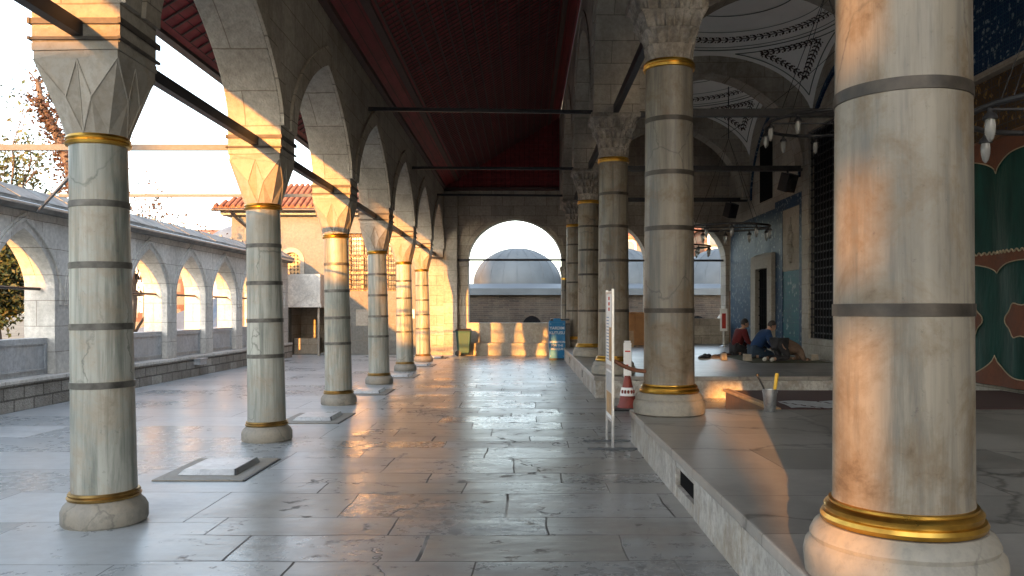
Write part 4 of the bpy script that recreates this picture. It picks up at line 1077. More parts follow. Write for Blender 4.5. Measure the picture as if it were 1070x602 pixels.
m = MB(); m.tube(tp, [0.22,0.2,0.17,0.15,0.12,0.09,0.04], 9); tips = []
for k in range(26):
    i = rnd.choice((3, 4, 4, 5, 5)); p = tp[i].lerp(tp[i+1], rnd.random()); a_ = rnd.uniform(0, 2*pi); L = rnd.uniform(0.3, 0.95)
    q = [p]; d = Vector((cos(a_)*0.8, sin(a_)*0.8, rnd.uniform(0.1, 0.9))).normalized()
    for j in range(4):
        d = (d + Vector((rnd.uniform(-.3,.3), rnd.uniform(-.3,.3), rnd.uniform(0,.25)))).normalized(); q.append(q[-1]+d*L/4)
    m.tube(q, 0.03, 5, 0.008); tips += q[2:]
m.build('trunk', M['bark'], t, True)
lf = MB()
for k in range(2300):
    if rnd.random() < 0.85:
        i = rnd.choice((1, 2, 2, 3, 3, 4, 4)); p = tp[i].lerp(tp[i+1], rnd.random()); sg = 0.17
    else: p = rnd.choice(tips); sg = 0.08
    c = p + Vector((rnd.gauss(0, sg), rnd.gauss(0, sg), rnd.gauss(0, sg)))
    a_ = Vector((rnd.uniform(-1,1), rnd.uniform(-1,1), rnd.uniform(-1,1))).normalized(); b_ = a_.orthogonal().normalized(); z_ = rnd.uniform(0.03, 0.06)
    lf.quad(c-a_*z_, c+b_*z_*0.7, c+a_*z_, c-b_*z_*0.7)
lf.build('ivy', M['leaf2'], t, weld=False, recalc=False)
tree('bare_tree', 'small rusty shrubby tree behind the second courtyard arch', (-11.4, 24.0, -0.6), 5.6, 0.5, 'leaf2', 1300, 4, 0.055, 8, 0.0, 'tree', None, 0.09)
tree('leafy_tree', 'distant green tree between the courtyard wall and the banded building', (-24, 47, -0.6), 5.0, 1.0, 'leaf', 3500, 4, 0.16, 21, 0, 'tree', None, 0.14)

# ------------------------------------------------------------------ unseen mass behind the camera, put there to cast the evening shade
root = thing('rear_shade_mass', 'unseen stone wing behind the viewpoint, with a slit wall added to shape the sun patches', 'building', (-8, -24, -0.6))
m = MB(); m.box(-34, -8.3, -25, -22, -0.6, 8.12); m.build('wing', M['lime'], root)
m = MB()
SL = (-5.5, -4.33, 4.85, 7.5)
wallgrid(m, -8.3, 6.0, -0.6, 11.8, [SL], -22.3, -22.0); m.build('sun_slit_wall', M['lime'], root)  # added wall, its slit placed to throw the sun patches
m = MB()
m.prism([(x-3.015, z+2.318) for x, z in ((-2.48,2.5),(-1.58,2.5),(-1.66,2.85),(-2.06,3.5),(-2.15,3.8),(-1.96,3.9),(-1.92,5.15),(-2.48,5.15))], 'Y', -22.2, -22.1)
for z, h in ((5.95, 0.11), (6.70, 0.22)): m.box(-5.0, SL[1], -22.2, -22.101, z-h, z+h)
m.build('sun_slit_trim', M['limepale'], root)  # added blocks that trim the slit and break up the sun patches

# umbrella pines added out of view to keep the evening sun off the domes
for k, (px_, py_, r_, l_) in enumerate(((-20.5, -60, 5.8, 'left unseen umbrella pine, added to shade the domes'), (-12.0, -61, 5.8, 'right unseen umbrella pine, added to shade the domes'))):
    t = thing('dome_shade_pine', l_, 'tree', (px_, py_, -0.6), 'unseen pines added to shade the domes')
    m = MB(); m.tube([(px_, py_, -0.6), (px_+0.3, py_, 9), (px_, py_, 18.0), (px_, py_, 22.0)], 0.6, 10, 0.2)
    for a in range(9): m.tube([(px_, py_, 17.5), (px_+2*cos(a*0.7), py_+2*sin(a*0.7), 19.2), (px_+4.4*cos(a*0.7), py_+4.4*sin(a*0.7), 21)], 0.16, 6, 0.05)
    m.build('trunk', M['bark'], t, True)
    m = MB()
    for q in range(7000):
        while True:
            v = Vector((random.uniform(-1,1), random.uniform(-1,1), random.uniform(-1,1)))
            if v.length < 1: break
        c = Vector((px_+v.x*r_, py_+v.y*r_, 22.6+v.z*4.4))
        a = Vector((random.uniform(-1,1), random.uniform(-1,1), random.uniform(-1,1))).normalized(); b = a.orthogonal().normalized()
        m.quad(c-a*0.5, c+b*0.3, c+a*0.5, c-b*0.3)
    m.build('crown', M['leaf'], t, weld=False, recalc=False)
# ------------------------------------------------------------------ props
# hatch covers between the left columns
def build_hatch():
    t = thing('hatch_cover', 'x', 'hatch', (0, 0, 0), 'low marble hatch covers between the left columns')
    m = MB(); m.box(-0.40, 0.40, -0.54, 0.54, 0.001, 0.014); m.build('slab', M['basem'], t, bevel=0.004); m = MB(); m.box(0.401, 0.418, -0.54, 0.54, 0.001, 0.012); m.build('slab_edge', M['black'], t)
    m = MB(); m.hexa([(-0.26,-0.34,0.015),(0.26,-0.34,0.015),(0.26,0.34,0.015),(-0.26,0.34,0.015),(-0.22,-0.27,0.058),(0.235,-0.27,0.058),(0.235,0.33,0.058),(-0.22,0.33,0.058)])
    m.build('lid', M['lid'], t, bevel=0.006)
    m = MB(); m.hexa([(0.262,-0.34,0.015),(0.275,-0.34,0.015),(0.275,0.34,0.015),(0.262,0.34,0.015),(0.237,-0.27,0.060),(0.25,-0.27,0.060),(0.25,0.33,0.060),(0.237,0.33,0.060)]); m.build('lid_edge', M['black'], t)
    return t
hp = build_hatch()
HL = ['nearest marble hatch cover on the floor right of the first left column', 'second marble hatch cover, just right of the second left column', 'third hatch cover from the camera, beyond the third left column',
      'fourth small hatch cover from the camera along the left row', 'fifth hatch cover, beside the fifth left column foot', 'farthest hatch cover, by the sunlit end pier']
for i in range(6):
    o = hp if i == 0 else copy_tree(hp)
    o.location = (-2.88, 7.8 + 3.71*i, 0); o['label'] = HL[i]

# wheelie bin
bx, by = -2.02, 27.45
t = thing('wheelie_bin', 'green wheeled rubbish bin with dark lid at the end pier', 'bin', (bx, by, 0))
m = MB(); m.hexa([(bx-0.19,by-0.2,0.10),(bx+0.19,by-0.2,0.10),(bx+0.19,by+0.2,0.10),(bx-0.19,by+0.2,0.10),(bx-0.25,by-0.26,0.82),(bx+0.25,by-0.26,0.82),(bx+0.25,by+0.26,0.82),(bx-0.25,by+0.26,0.82)])
m.box(bx-0.27, bx+0.27, by-0.28, by+0.28, 0.80, 0.84); m.build('body', M['green'], t, bevel=0.02)
m = MB(); m.hexa([(bx-0.28,by-0.29,0.845),(bx+0.28,by-0.29,0.845),(bx+0.28,by+0.29,0.845),(bx-0.28,by+0.29,0.845),(bx-0.24,by-0.24,0.90),(bx+0.22,by-0.24,0.92),(bx+0.22,by+0.24,0.92),(bx-0.24,by+0.24,0.90)]); m.build('lid', M['black'], t, bevel=0.015)
for s in (-1, 1):
    m = MB(); m.lathe([(0.0,-0.03),(0.1,-0.03),(0.1,0.03),(0.0,0.03)], (0,0,0), 20)
    m.v = [(bx-0.17+x, by+s*0.2+z, 0.1+y) for x, y, z in m.v]; m.build('wheel', M['black'], t)
m = MB(); m.tube([(bx-0.3,by-0.2,0.78),(bx-0.33,by-0.2,0.82),(bx-0.33,by+0.2,0.82),(bx-0.3,by+0.2,0.78)], 0.015, 6); m.build('handle', M['green'], t)

# donation box
dx, dy = 1.0, 25.3
t = thing('donation_box', 'bright blue donation box with white lettering beside the last columns', 'donation box', (dx, dy, 0))
m = MB(); m.box(dx-0.25, dx+0.25, dy, dy+0.4, 0.05, 1.15); m.prism([(dx-0.25,1.151),(dx+0.25,1.151),(dx+0.25,1.2),(dx+0.12,1.2),(dx+0.10,1.27),(dx-0.10,1.27),(dx-0.12,1.2),(dx-0.25,1.2)], 'Y', dy, dy+0.03)
m.build('case', M['blue'], t, bevel=0.008)
m = MB(); m.box(dx+0.256, dx+0.40, dy+0.02, dy+0.42, 0.0, 1.12); m.box(dx-0.24, dx+0.25, dy+0.02, dy+0.38, 0.0, 0.049); m.box(dx-0.2, dx+0.38, dy+0.05, dy+0.38, 1.21, 1.26); m.build('back_case', M['black'], t, bevel=0.01)
RT = Matrix.Rotation(pi/2, 3, 'X')
text_mesh('YARDIM\nKUTUSU', 0.125, M['wht'], t, (dx, dy-0.003, 0.90), RT, spacing=1.15)
text_mesh('DONATION\nFOR THE\nMOSQUE', 0.092, M['wht'], t, (dx, dy-0.003, 0.44), RT, spacing=1.15)
m = MB()
for x in (-0.2, 0.2):
    for z in (0.12, 1.1): m.lathe([(0.0,-0.004),(0.02,-0.004),(0.02,0.004),(0.0,0.004)], (dx+x, dy-0.006, z), 8)
m.build('screw', M['wht'], t)

# information stand seen almost edge on
t = thing('information_stand', 'slim aluminium information stand seen nearly edge on at the platform corner', 'sign stand', (0.955, 9.2, 0))
def IS(s, z, o=0.0):   # s 0..1 along the panel from far to near, o = offset towards the viewer's side
    return (0.949+0.008*s-o, 9.50-0.56*s, z)
for s in (0, 1):
    m = bar(IS(s, 0.02), IS(s, 1.74), 0.028, 0.028, (0, 1, 0)); m.build('post', M['alu'], t, bevel=0.004)
    x, y, _ = IS(s, 0); m = MB(); m.box(x-0.27, x+0.27, y-0.014, y+0.014, 0.001, 0.018); m.build('foot', M['greybar'], t)
m = MB()
def ipanel(m, s0, s1, z0, z1, o0, o1):
    m.hexa([IS(s0,z0,o1),IS(s1,z0,o1),IS(s1,z0,o0),IS(s0,z0,o0),IS(s0,z1,o1),IS(s1,z1,o1),IS(s1,z1,o0),IS(s0,z1,o0)])
ipanel(m, 0.04, 0.96, 0.30, 1.72, -0.008, 0.008); m.build('board', M['wht'], t)
m = MB()
for a in (0.30, 0.86, 0.89, 1.70): ipanel(m, 0.04, 0.96, a-0.012, a+0.012, 0.009, 0.016)
m.build('rail', M['alu'], t)
m = MB()
for z in (1.64, 1.58, 1.52): ipanel(m, 0.38, 0.62, z-0.018, z+0.018, 0.009, 0.011)
m.build('emblem', M['red'], t)
m = MB()
for k in range(14): ipanel(m, 0.10, 0.46, 0.96+0.036*k-0.006, 0.96+0.036*k+0.006, 0.009, 0.011)
m.build('printed_row', M['blue'], t)
m = MB(); ipanel(m, 0.52, 0.92, 0.95, 1.32, 0.009, 0.011); ipanel(m, 0.08, 0.92, 0.36, 0.60, 0.009, 0.011); m.build('printed_picture', M['woodpale'], t)
m = MB(); ipanel(m, 0.08, 0.92, 0.605, 0.82, 0.009, 0.011); m.build('printed_sky', M['panelm'], t)

# cone with a small notice
cx, cy = 1.56, 12.5
t = thing('traffic_cone', 'worn red and white traffic cone carrying a small upright notice', 'traffic cone', (cx, cy, 0))
m = MB(); m.lathe([(0.16,0.045),(0.155,0.06),(0.135,0.10),(0.045,0.52),(0.0,0.52)], (cx,cy,0), 24); m.build('body', M['cone'], t, True)
m = MB(); m.lathe([(0.115,0.22),(0.120,0.222),(0.092,0.345),(0.088,0.346)], (cx,cy,0), 24); m.build('reflective_band', M['wht'], t, True)
m = MB()
for a in range(5):
    an = -pi/2-0.9+0.45*a; m.lathe([(0.0,-0.03),(0.018,-0.02),(0.018,0.02),(0.0,0.03)], (cx+0.105*cos(an), cy+0.105*sin(an), 0.283), 6)
m.build('red_mark', M['cone'], t)
m = MB(); m.box(cx-0.22, cx+0.16, cy-0.17, cy+0.17, 0.001, 0.045); m.build('base', M['black'], t, bevel=0.02)
m = MB(); m.box(cx-0.06, cx+0.06, cy-0.012, cy+0.012, 0.50, 1.02); m.box(cx-0.05, cx+0.05, cy-0.012, cy+0.012, 1.021, 1.05); m.build('notice', M['wht'], t, bevel=0.01)
m = MB(); m.box(cx-0.04, cx+0.01, cy-0.018, cy-0.0125, 0.62, 0.69); m.box(cx-0.04, cx+0.04, cy-0.018, cy-0.0125, 0.88, 0.90); m.build('red_print', M['red'], t)
# belt barrier from stand to column
m = MB()
P_ = [Vector((0.975, 8.95, 0.96)).lerp(Vector((1.34, 9.02, 0.84)), k/10) - Vector((0, 0, 0.03*sin(pi*k/10))) for k in range(11)]
for a, b in zip(P_[:-1], P_[1:]): m.v and None; 
m.tube(P_, 0.022, 6)
tag(m.build('barrier_belt', M['rope'], smooth=True), 'brown barrier belt strung from the information stand to the second right column', 'barrier')

# wooden deck with carpet in the passage
root = thing('wooden_deck', 'low brown wooden deck with dark carpet filling the doorway passage', 'deck', (4.9, 11.5, 0))
m = MB(); m.box(2.92, 6.9, 9.62, 12.0, 0.001, 0.33); m.build('frame', M['wood'], root, bevel=0.01)
m = MB(); m.box(2.99, 6.9, 9.7, 11.95, 0.331, 0.352); m.build('carpet', M['carpet'], root)
m = MB(); m.box(2.885, 2.985, 9.6, 12.02, 0.331, 0.372); m.box(2.885, 2.915, 9.6, 12.02, 0.001, 0.06); m.build('edge_board', M['woodpale'], root, bevel=0.006)
m = MB(); m.grid(lambda a, b: (3.15+0.75*a+0.05*b, 9.75+0.75*b, 0.357+0.006*sin(9*a+5*b)), 10, 10)
o = m.build('door_mat', M['panelm']); tag(o, 'pale speckled door mat lying by the zinc bucket on the deck', 'mat')
# bucket with two handles in it
ux, uy = 2.74, 9.22
t = thing('bucket', 'galvanised zinc bucket standing on the platform edge', 'bucket', (ux, uy, PZ))
m = MB(); m.lathe([(0.058,PZ+0.001),(0.06,PZ+0.004),(0.082,PZ+0.245),(0.087,PZ+0.25),(0.087,PZ+0.256),(0.079,PZ+0.25),(0.056,PZ+0.01),(0.0,PZ+0.01)], (ux,uy,0), 28); m.build('pail', M['zinc'], t, True)
m = MB(); m.tube([(ux+0.084*cos(a)*1.02, uy+0.03*sin(a), PZ+0.235-0.06*abs(sin(a))) for a in [pi*k/10+pi for k in range(11)]], 0.004, 6); m.build('handle', M['alu'], t)
m = MB(); m.tube([(ux+0.02,uy,PZ+0.02),(ux+0.055,uy,PZ+0.26)], 0.017, 10); m.tube([(ux+0.056,uy,PZ+0.261),(ux+0.08,uy,PZ+0.43)], [0.019, 0.021], 10)
tag(m.build('brush_handle', M['yellow'], smooth=True), 'yellow tool handle sticking out of the bucket', 'tool', 'tools in the bucket')
m = MB(); m.tube([(ux-0.02,uy,PZ+0.02),(ux-0.07,uy,PZ+0.27),(ux-0.135,uy,PZ+0.40)], 0.010, 8); m.lathe([(0.0,-0.02),(0.017,-0.01),(0.017,0.01),(0.0,0.02)], (ux-0.137,uy,PZ+0.41), 8)
tag(m.build('brush_handle', M['black'], smooth=True), 'black tool handle leaning out of the bucket to the left', 'tool', 'tools in the bucket')

# cabinet, cartons, small sign at the far end
m = MB(); m.box(3.05, 4.2, 27.1, 27.6, PZ, 1.42); m.box(3.02, 4.23, 27.07, 27.62, 1.421, 1.46); m.box(3.62, 3.64, 27.08, 27.099, PZ+0.1, 1.38)
tag(m.build('cabinet', M['tan'], bevel=0.008), 'orange brown wooden cabinet at the far end between two thick columns', 'cabinet')
for k, (x, y, w, h, l) in enumerate(((3.25, 26.0, 0.36, 0.30, 'larger brown carton on the platform before the cabinet'), (3.0, 25.9, 0.2, 0.34, 'narrow brown carton standing left of the larger carton'), (3.3, 26.0, 0.24, 0.2, 'small carton stacked on the larger carton'))):
    z = PZ + (0.30 if k == 2 else 0)
    m = MB(); m.box(x-w/2, x+w/2, y-0.15, y+0.15, z, z+h); m.box(x-0.02, x+0.02, y-0.151, y+0.151, z+0.001, z+h+0.002)
    tag(m.build('carton', M['card'], bevel=0.006), l, 'carton', 'cartons by the cabinet')
t = thing('notice_post', 'white notice post with red panel standing left of the kneeling people', 'notice post', (6.2, 25.8, PZ))
m = MB(); m.box(6.12, 6.34, 25.8, 25.84, PZ+0.5, PZ+1.2); m.build('board', M['wht'], t)
m = MB(); m.box(6.17, 6.29, 25.79, 25.799, PZ+0.58, PZ+1.05); m.build('red_panel', M['red'], t)
m = MB(); m.tube([(6.23,25.83,PZ),(6.23,25.83,PZ+0.5)], 0.03, 8); m.lathe([(0.13,PZ+0.001),(0.12,PZ+0.03),(0.04,PZ+0.06)], (6.23,25.83,0), 16); m.build('post', M['alu'], t)
m = MB(); m.box(6.42, 6.46, 25.9, 25.94, PZ, PZ+1.75); tag(m.build('wooden_pole', M['wood']), 'thin brown wooden pole upright between notice post and tiled wall', 'pole')

# loudspeakers
def speaker(x, y, z, lab):
    t = thing('loudspeaker', lab, 'loudspeaker', (x, y, z), 'loudspeakers under the tie beams')
    c, s = cos(0.5), sin(0.5)
    m = MB(); m.box(-0.17, 0.17, -0.14, 0.14, -0.24, 0.2)
    R = Matrix.Rotation(0.5, 3, 'Z') @ Matrix.Rotation(0.35, 3, 'X')
    m.v = [tuple(R @ Vector(p) + Vector((x, y, z))) for p in m.v]; m.build('case', M['black'], t, bevel=0.02)
    m = MB(); m.lathe([(0.0,0.02),(0.12,0.015),(0.13,0.0)], (0,0,0), 20)
    Q = R @ Matrix.Rotation(pi/2, 3, 'X')
    for k in range(len(m.v)): m.v[k] = tuple(Q @ Vector((m.v[k][0], m.v[k][1]-0.03, m.v[k][2]+0.14)) + Vector((x, y, z)))
    m.build('grille', M['iron'], t)
    m = MB(); m.tube([(x, y, z+0.1), (x, y+0.05, z+0.3)], 0.025, 6); m.build('bracket', M['iron'], t)
speaker(6.45, 20.2, 4.66, 'upper black loudspeaker hanging under the nearer portico beam')
speaker(6.45, 25.8, 4.66, 'lower looking black loudspeaker under the farthest portico beam')

# chandeliers
def build_chandelier():
    t = thing('chandelier', 'x', 'chandelier', (0, 0, 0), 'ring chandeliers of the portico')
    R = 0.85
    m = MB(); m.tube([(R*cos(2*pi*k/48), R*sin(2*pi*k/48), 0) for k in range(49)], 0.024, 8)
    m.tube([(-R,0,0),(R,0,0)], 0.012, 6); m.tube([(0,-R,0),(0,R,0)], 0.012, 6); m.build('ring', M['iron'], t, True)
    m = MB()
    for k in range(4):
        a = pi/2*k+0.4; m.tube([(R*cos(a), R*sin(a), 0.02), (0, 0, 1.9)], 0.005, 5)
    m.tube([(0,0,1.9),(0,0,3.0)], 0.012, 6); m.build('chain', M['iron'], t)
    for k in range(10):
        a = 2*pi*k/10+0.15; x, y = R*cos(a), R*sin(a)
        m = MB(); m.lathe([(0.0,-0.25),(0.01,-0.245),(0.025,-0.22),(0.037,-0.17),(0.040,-0.12),(0.033,-0.075),(0.0,-0.07)], (x,y,-0.03), 14); g = m.build('lamp', M['lampglass'], t, True)
        m = MB(); m.lathe([(0.055,-0.075),(0.05,-0.05),(0.02,-0.02),(0.012,0.03),(0.0,0.03)], (x,y,-0.03), 14); m.build('cap', M['iron'], g, True)
    return t
def _lg():
    t = NT('lamp_glass'); n = t.noise(t.P(), 8, 2)
    t.b.inputs['Transmission Weight'].default_value = 0.55
    return t.out((0.42,0.42,0.41), 0.22, 0)
M['lampglass'] = _lg()
ch = build_chandelier()
for i, (y, z, l) in enumerate(((6.35, 3.05, 'nearest ring chandelier, cut by the right picture edge before the green curtain'), (11.9, 4.2, 'high ring chandelier left of the thickest column, beside the thick black beam'),
                               (17.6, 3.28, 'ring chandelier hanging above the kneeling people'), (23.2, 3.3, 'small looking ring chandelier far back beside the second thick column'))):
    o = ch if i == 0 else copy_tree(ch)
    o.location = (4.35, y, z); o['label'] = l
m = MB()
m.tube([Vector((4.2,17.6,5.2)).lerp(Vector((6.98,14.8,7.6)), k/12) - Vector((0,0,0.25*sin(pi*k/12))) for k in range(13)], 0.006, 5)
m.tube([Vector((6.96,14.0,6.4)).lerp(Vector((6.9,17.2,6.1)), k/12) - Vector((0,0,0.5*sin(pi*k/12))) for k in range(13)], 0.007, 5)
tag(m.build('cable', M['black']), 'thin black cables sagging in front of the painted vault', 'cable')

# ------------------------------------------------------------------ people
def skin(nodes, edges, name, mat, parent, root=0, extra=None, sub=2):
    me = D.meshes.new('tmp'); me.from_pydata([n[:3] for n in nodes], edges, [])
    o = D.objects.new('tmp', me); C.objects.link(o)
    o.modifiers.new('s', 'SKIN'); sd = o.modifiers.new('d', 'SUBSURF'); sd.levels = sub; sd.render_levels = sub
    for i, n in enumerate(nodes):
        r = n[3]; sv = me.skin_vertices[0].data[i]
        sv.radius = (r, r) if not isinstance(r, tuple) else r
        sv.use_root = (i == root)
    bpy.context.view_layer.update()
    ev = o.evaluated_get(bpy.context.evaluated_depsgraph_get())
    nm = D.meshes.new_from_object(ev); D.objects.remove(o)
    bm = bmesh.new(); bm.from_mesh(nm)
    if extra:
        t2 = D.meshes.new('x'); t2.from_pydata(extra.v, [], extra.f); bm.from_mesh(t2)
    bmesh.ops.recalc_face_normals(bm, faces=bm.faces)
    for f in bm.faces: f.smooth = True
    bm.to_mesh(nm); bm.free()
    nm.materials.clear(); nm.materials.append(mat)
    ob = D.objects.new(name, nm); C.objects.link(ob); ob.parent = parent
    return ob

def sphere(mb, c, rx, ry, rz, n=14, R=None):
    b = len(mb.v)
    mb.lathe([(sin(pi*k/n), -cos(pi*k/n)) for k in range(n+1)], (0,0,0), 18)
    for q in range(b, len(mb.v)):
        x, y, z = mb.v[q]; p = Vector((x*rx, y*ry, z*rz))
        if R is not None: p = R @ p
        mb.v[q] = tuple(p + Vector(c))

def head_mesh(c, R):
    """face, ears and nose; R turns local (x forward, z up) into the pose"""
    mb = MB(); b = 0
    sphere(mb, (0,0,0), 0.095, 0.075, 0.115)
    for k in range(len(mb.v)):
        x, y, z = mb.v[k]
        if z < -0.02 and x > -0.03: x += 0.012; y *= 0.86        # jaw
        mb.v[k] = (x, y, z)
    sphere(mb, (0.098,0,-0.02), 0.022, 0.015, 0.026)              # nose
    for s in (-1, 1):
        sphere(mb, (-0.005, s*0.077, -0.015), 0.02, 0.009, 0.032) # ears
        sphere(mb, (0.078, s*0.033, 0.008), 0.016, 0.015, 0.012)  # eyes
    sphere(mb, (0.088,0,-0.065), 0.014, 0.026, 0.008)             # mouth
    mb.v = [tuple(R @ Vector(p) + Vector(c)) for p in mb.v]
    return mb

def hand(mb, w, d, n):
    """palm and five fingers from wrist w along d, palm normal n"""
    w = Vector(w); d = Vector(d).normalized(); n = Vector(n).normalized(); s = d.cross(n).normalized()
    mb.tube([w, w+d*0.04, w+d*0.085], [0.028, 0.036, 0.034], 8)
    for k, L in enumerate((0.065, 0.078, 0.072, 0.055)):
        o = w + d*0.08 + s*(-0.027+0.018*k)
        mb.tube([o, o+d*L*0.5-n*0.003, o+d*L*0.85-n*0.016, o+d*L-n*0.026], [0.009, 0.0085, 0.0075, 0.005], 6)
    o = w + d*0.03 - s*0.028
    mb.tube([o, o+(d*0.6-s*0.75)*0.035, o+(d*0.9-s*0.55)*0.06], [0.011, 0.010, 0.007], 6)

def person(label, loc, rz, J, top, bottom, headR, headc, shoes, toplabel=None):
    t = thing('person', label, 'person', (0, 0, 0), 'people praying by the tiled wall')
    # full body: J holds the joints (local, forward +x, left +y)
    def L(n, r): return (*J[n], r)
    nodes = [L('pelvis',0.125), L('belly',0.125), L('chest',0.14), L('neck',0.055), L('headbase',0.05)]
    edges = [(0,1),(1,2),(2,3),(3,4)]
    for s in ('l', 'r'):
        i = len(nodes)
        nodes += [L('sh'+s,0.062), L('el'+s,0.043), L('wr'+s,0.028)]; edges += [(2,i),(i,i+1),(i+1,i+2)]
        i = len(nodes)
        nodes += [L('hip'+s,0.092), L('kn'+s,0.062), L('an'+s,0.042), L('toe'+s,0.035)]; edges += [(0,i),(i,i+1),(i+1,i+2),(i+2,i+3)]
    ex = head_mesh(headc, headR)
    for s in ('l', 'r'):
        d = Vector(J['wr'+s]) - Vector(J['el'+s])
        hd = Vector(J['hd'+s]) if 'hd'+s in J else d
        hand(ex, J['wr'+s], hd, J.get('hn', (0,0,1)))
    skin(nodes, edges, 'body', M['skin'], t, 0, ex)
    # top
    nodes = [L('pelvis',0.150), L('belly',0.160), L('chest',0.182), (*(Vector(J['chest']).lerp(Vector(J['neck']), 0.7)), 0.10)]
    edges = [(0,1),(1,2),(2,3)]
    for s in ('l', 'r'):
        i = len(nodes); e, w = Vector(J['el'+s]), Vector(J['wr'+s])
        nodes += [L('sh'+s,0.100), L('el'+s,0.066), (*e.lerp(w, 0.92), 0.042)]; edges += [(2,i),(i,i+1),(i+1,i+2)]
    skin(nodes, edges, 'top', top, t)
    # trousers
    nodes = [L('pelvis',0.140)]; edges = []
    for s in ('l', 'r'):
        i = len(nodes); k, a = Vector(J['kn'+s]), Vector(J['an'+s])
        nodes += [L('hip'+s,0.112), L('kn'+s,0.080), (*k.lerp(a, 0.93), 0.058)]; edges += [(0,i),(i,i+1),(i+1,i+2)]
    skin(nodes, edges, 'trousers', bottom, t)
    # footwear
    for s in ('l', 'r'):
        a, o = Vector(J['an'+s]), Vector(J['toe'+s]); d = (o-a).normalized()
        skin([(*(a-d*0.02),0.052), (*a.lerp(o,0.6),0.046), (*(o+d*0.03),0.032)], [(0,1),(1,2)], 'sock', shoes, t)
    # hair cap
    hb = MB(); sphere(hb, (-0.018,0,0.022), 0.096, 0.084, 0.108, 14)
    hb.v = [((x, y, max(z, -0.06)) if x < 0.02 else (min(x, 0.055), y, max(z, 0.05))) for x, y, z in hb.v]
    hb.v = [tuple(headR @ Vector(p) + Vector(headc)) for p in hb.v]
    hb.build('hair', M['hair'], t, True)
    t.location = loc; t.rotation_euler = (0, 0, rz)
    return t
def kneel(lean, hunch):
    c = (0.10+lean*0.18, 0, 0.52)
    J = dict(pelvis=(0.0,0,0.20), belly=(0.04+lean*0.06,0,0.35), chest=c, neck=(c[0]+0.06+hunch*0.05,0,0.68-hunch*0.02), headbase=(c[0]+0.10+hunch*0.08,0,0.735-hunch*0.03))
    for s, g in (('l', 1), ('r', -1)):
        J['sh'+s] = (c[0]+0.02, g*0.185, 0.60); J['el'+s] = (c[0]+0.10, g*0.235, 0.36); J['wr'+s] = (c[0]+0.30, g*0.16, 0.235)
        J['hd'+s] = (1, -g*0.1, -0.25)
        J['hip'+s] = (0.02, g*0.095, 0.19); J['kn'+s] = (0.42, g*0.15, 0.095); J['an'+s] = (0.0, g*0.11, 0.06); J['toe'+s] = (-0.13, g*0.10, 0.045)
    return J
def RY_(a, z=0.0): return Matrix.Rotation(z, 3, 'Z') @ Matrix.Rotation(a, 3, 'Y')
J = kneel(0.0, 0.4)
person('person in a red sweater kneeling upright with bowed head, leftmost of the three', (5.28, 20.6, PZ+0.012), radians(12), J, M['redcloth'], M['trouser'], RY_(0.35), (0.235,0,0.80), M['trouser'])
J = kneel(0.75, 1.0)
for s in ('l', 'r'): J['wr'+s] = (0.46, J['wr'+s][1]*0.7, 0.22)
person('person in a blue fleece kneeling and leaning forward, in the middle of the three', (5.38, 19.35, PZ+0.012), radians(5), J, M['bluecloth'], M['jean'], RY_(0.6), (0.43,0,0.765), M['trouser'])
J = dict(pelvis=(0.0,0,0.42), belly=(0.17,0,0.38), chest=(0.34,0,0.27), neck=(0.47,0,0.17), headbase=(0.52,0,0.14))
for s, g in (('l', 1), ('r', -1)):
    J['sh'+s] = (0.42, g*0.18, 0.25); J['el'+s] = (0.43, g*0.27, 0.07); J['wr'+s] = (0.60, g*0.18, 0.04); J['hd'+s] = (1, 0, -0.02)
    J['hip'+s] = (-0.02, g*0.10, 0.40); J['kn'+s] = (0.12, g*0.13, 0.08); J['an'+s] = (-0.30, g*0.11, 0.07); J['toe'+s] = (-0.36, g*0.11, 0.04)
J['hn'] = (0, 0, 1)
person('person in brown top bowed down with forehead to the mat, rightmost of the three', (5.62, 18.2, PZ+0.012), radians(28), J, M['browncloth'], M['trouser'], RY_(1.75), (0.60,0,0.125), M['sole'])
m = MB(); m.grid(lambda a, b: (4.9+1.75*a, 17.75+3.5*b, PZ+0.008+0.003*sin(20*a)*sin(9*b)), 14, 20)
tag(m.build('prayer_mat', M['mat']), 'olive prayer mat spread under the three kneeling people', 'mat')

def shoe_pair(x, y, rz, lab, mat):
    t = thing('shoe_pair', lab, 'shoes', (0, 0, 0), 'shoes left on the platform')
    for s in (-1, 1):
        m = MB()
        prof = [(-0.13,0.032,0.03),(-0.09,0.038,0.05),(-0.02,0.036,0.06),(0.05,0.042,0.042),(0.11,0.038,0.03),(0.145,0.02,0.02)]
        ring = 10; b = len(m.v)
        for (px, w, h) in prof:
            for k in range(ring):
                a = 2*pi*k/ring; m.v.append((px+0.02*s, s*0.06+w*cos(a), 0.012+h*(1+sin(a))*0.75))
        for i in range(len(prof)-1):
            for k in range(ring): m.f.append((i*ring+k, i*ring+(k+1)%ring, (i+1)*ring+(k+1)%ring, (i+1)*ring+k))
        m.f.append(tuple(range(ring))); m.f.append(tuple((len(prof)-1)*ring+k for k in range(ring)))
        o = m.build('shoe', mat, t, True)
        m = MB(); m.prism([(-0.135+0.02*s,s*0.06-0.035),(0.0+0.02*s,s*0.06-0.038),(0.10+0.02*s,s*0.06-0.042),(0.155+0.02*s,s*0.06),(0.10+0.02*s,s*0.06+0.042),(0.0+0.02*s,s*0.06+0.038),(-0.135+0.02*s,s*0.06+0.035)], 'Z', 0.001, 0.018)
        m.build('sole', M['sole'], o)
    t.location = (x, y, PZ); t.rotation_euler = (0, 0, rz)
shoe_pair(4.20, 19.3, radians(15), 'dark pair of shoes farthest left on the platform', M['black'])
shoe_pair(4.60, 19.6, radians(-30), 'brown pair of shoes beside the small stone blocks', M['wood'])
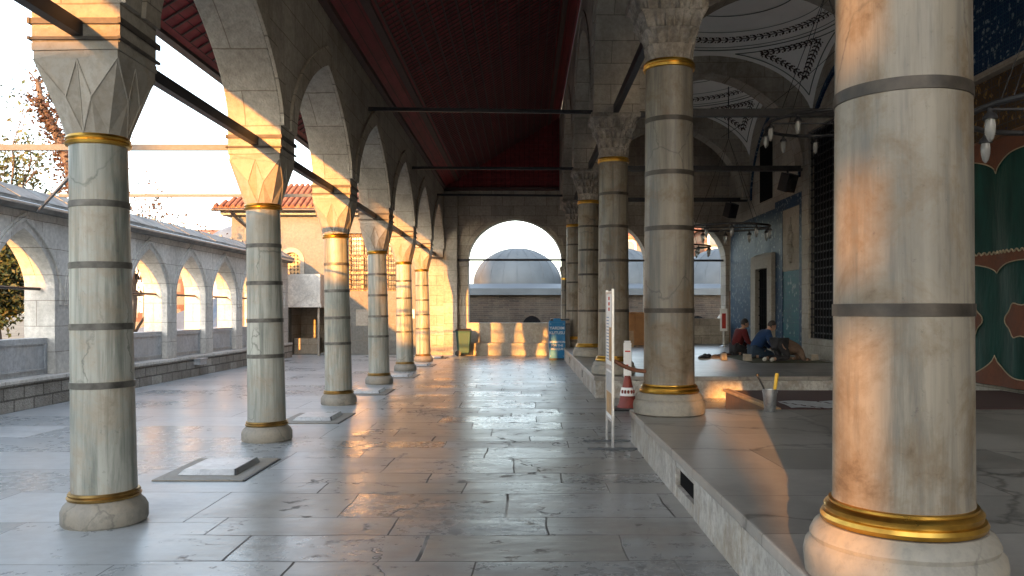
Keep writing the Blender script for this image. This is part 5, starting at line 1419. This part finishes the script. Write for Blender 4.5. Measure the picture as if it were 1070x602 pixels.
shoe_pair(5.02, 20.6, radians(10), 'dark reddish pair of shoes just behind the red sweater', M['carpet'])
shoe_pair(4.42, 19.95, radians(50), 'black pair of shoes set behind the other pairs', M['trouser'])
for (x, y, w, h, lab) in ((4.62, 19.15, 0.14, 0.15, 'small tan stone block among the shoes'), (5.02, 18.6, 0.17, 0.16, 'pale stone block on the platform before the blue fleece'), (6.55, 18.7, 0.18, 0.15, 'pale stone block at the foot of the tiled niche')):
    m = MB(); m.hexa([(x-w/2,y-w/2,PZ+0.001),(x+w/2,y-w/2,PZ+0.001),(x+w/2,y+w/2,PZ+0.001),(x-w/2,y+w/2,PZ+0.001),(x-w/2+.01,y-w/2+.01,PZ+h),(x+w/2-.015,y-w/2,PZ+h),(x+w/2,y+w/2-.01,PZ+h-.01),(x-w/2,y+w/2,PZ+h)])
    tag(m.build('stone_block', M['limepale'], bevel=0.012), lab, 'block', 'small stone blocks')

# ------------------------------------------------------------------ light, sky, camera
SUN = Vector((0.225, 1.0, -0.173)).normalized()
sc = bpy.context.scene
w = D.worlds.new('World'); sc.world = w; w.use_nodes = True
nt = w.node_tree; bg = nt.nodes['Background']
sky = nt.nodes.new('ShaderNodeTexSky'); sky.sky_type = 'NISHITA'; sky.sun_disc = False
sky.sun_elevation = math.asin(-SUN.z); sky.sun_rotation = math.atan2(-SUN.x, -SUN.y)
sky.altitude = 50; sky.air_density = 1.0; sky.dust_density = 1.2; sky.ozone_density = 1.0
hs = nt.nodes.new('ShaderNodeHueSaturation'); hs.inputs['Saturation'].default_value = 0.6
nt.links.new(sky.outputs[0], hs.inputs['Color']); nt.links.new(hs.outputs[0], bg.inputs[0]); bg.inputs[1].default_value = 0.15
sl = D.lights.new('sun', 'SUN'); sl.energy = 2.6; sl.angle = radians(0.5); sl.color = (0.86, 0.355, 0.07)
so = D.objects.new('sun', sl); C.objects.link(so); so.rotation_euler = SUN.to_track_quat('-Z', 'Y').to_euler()
cam = D.cameras.new('camera'); co = D.objects.new('camera', cam); C.objects.link(co)
co.location = (0, 0, 1.5); co.rotation_euler = (pi/2, 0, 0)
cam.sensor_width = 36; cam.lens = 863/1070*36; cam.shift_x = -13/1070; cam.shift_y = 24/1070
cam.clip_end = 2000; cam.clip_start = 0.05
sc.camera = co
vs = sc.view_settings; vs.view_transform = 'Standard'; vs.look = 'None'; vs.exposure = 2.88; vs.gamma = 1; vs.use_curve_mapping = False
sc.cycles.use_denoising = True
sc.cycles.max_bounces = 14; sc.cycles.diffuse_bounces = 10
sc.cycles.sample_clamp_indirect = 6
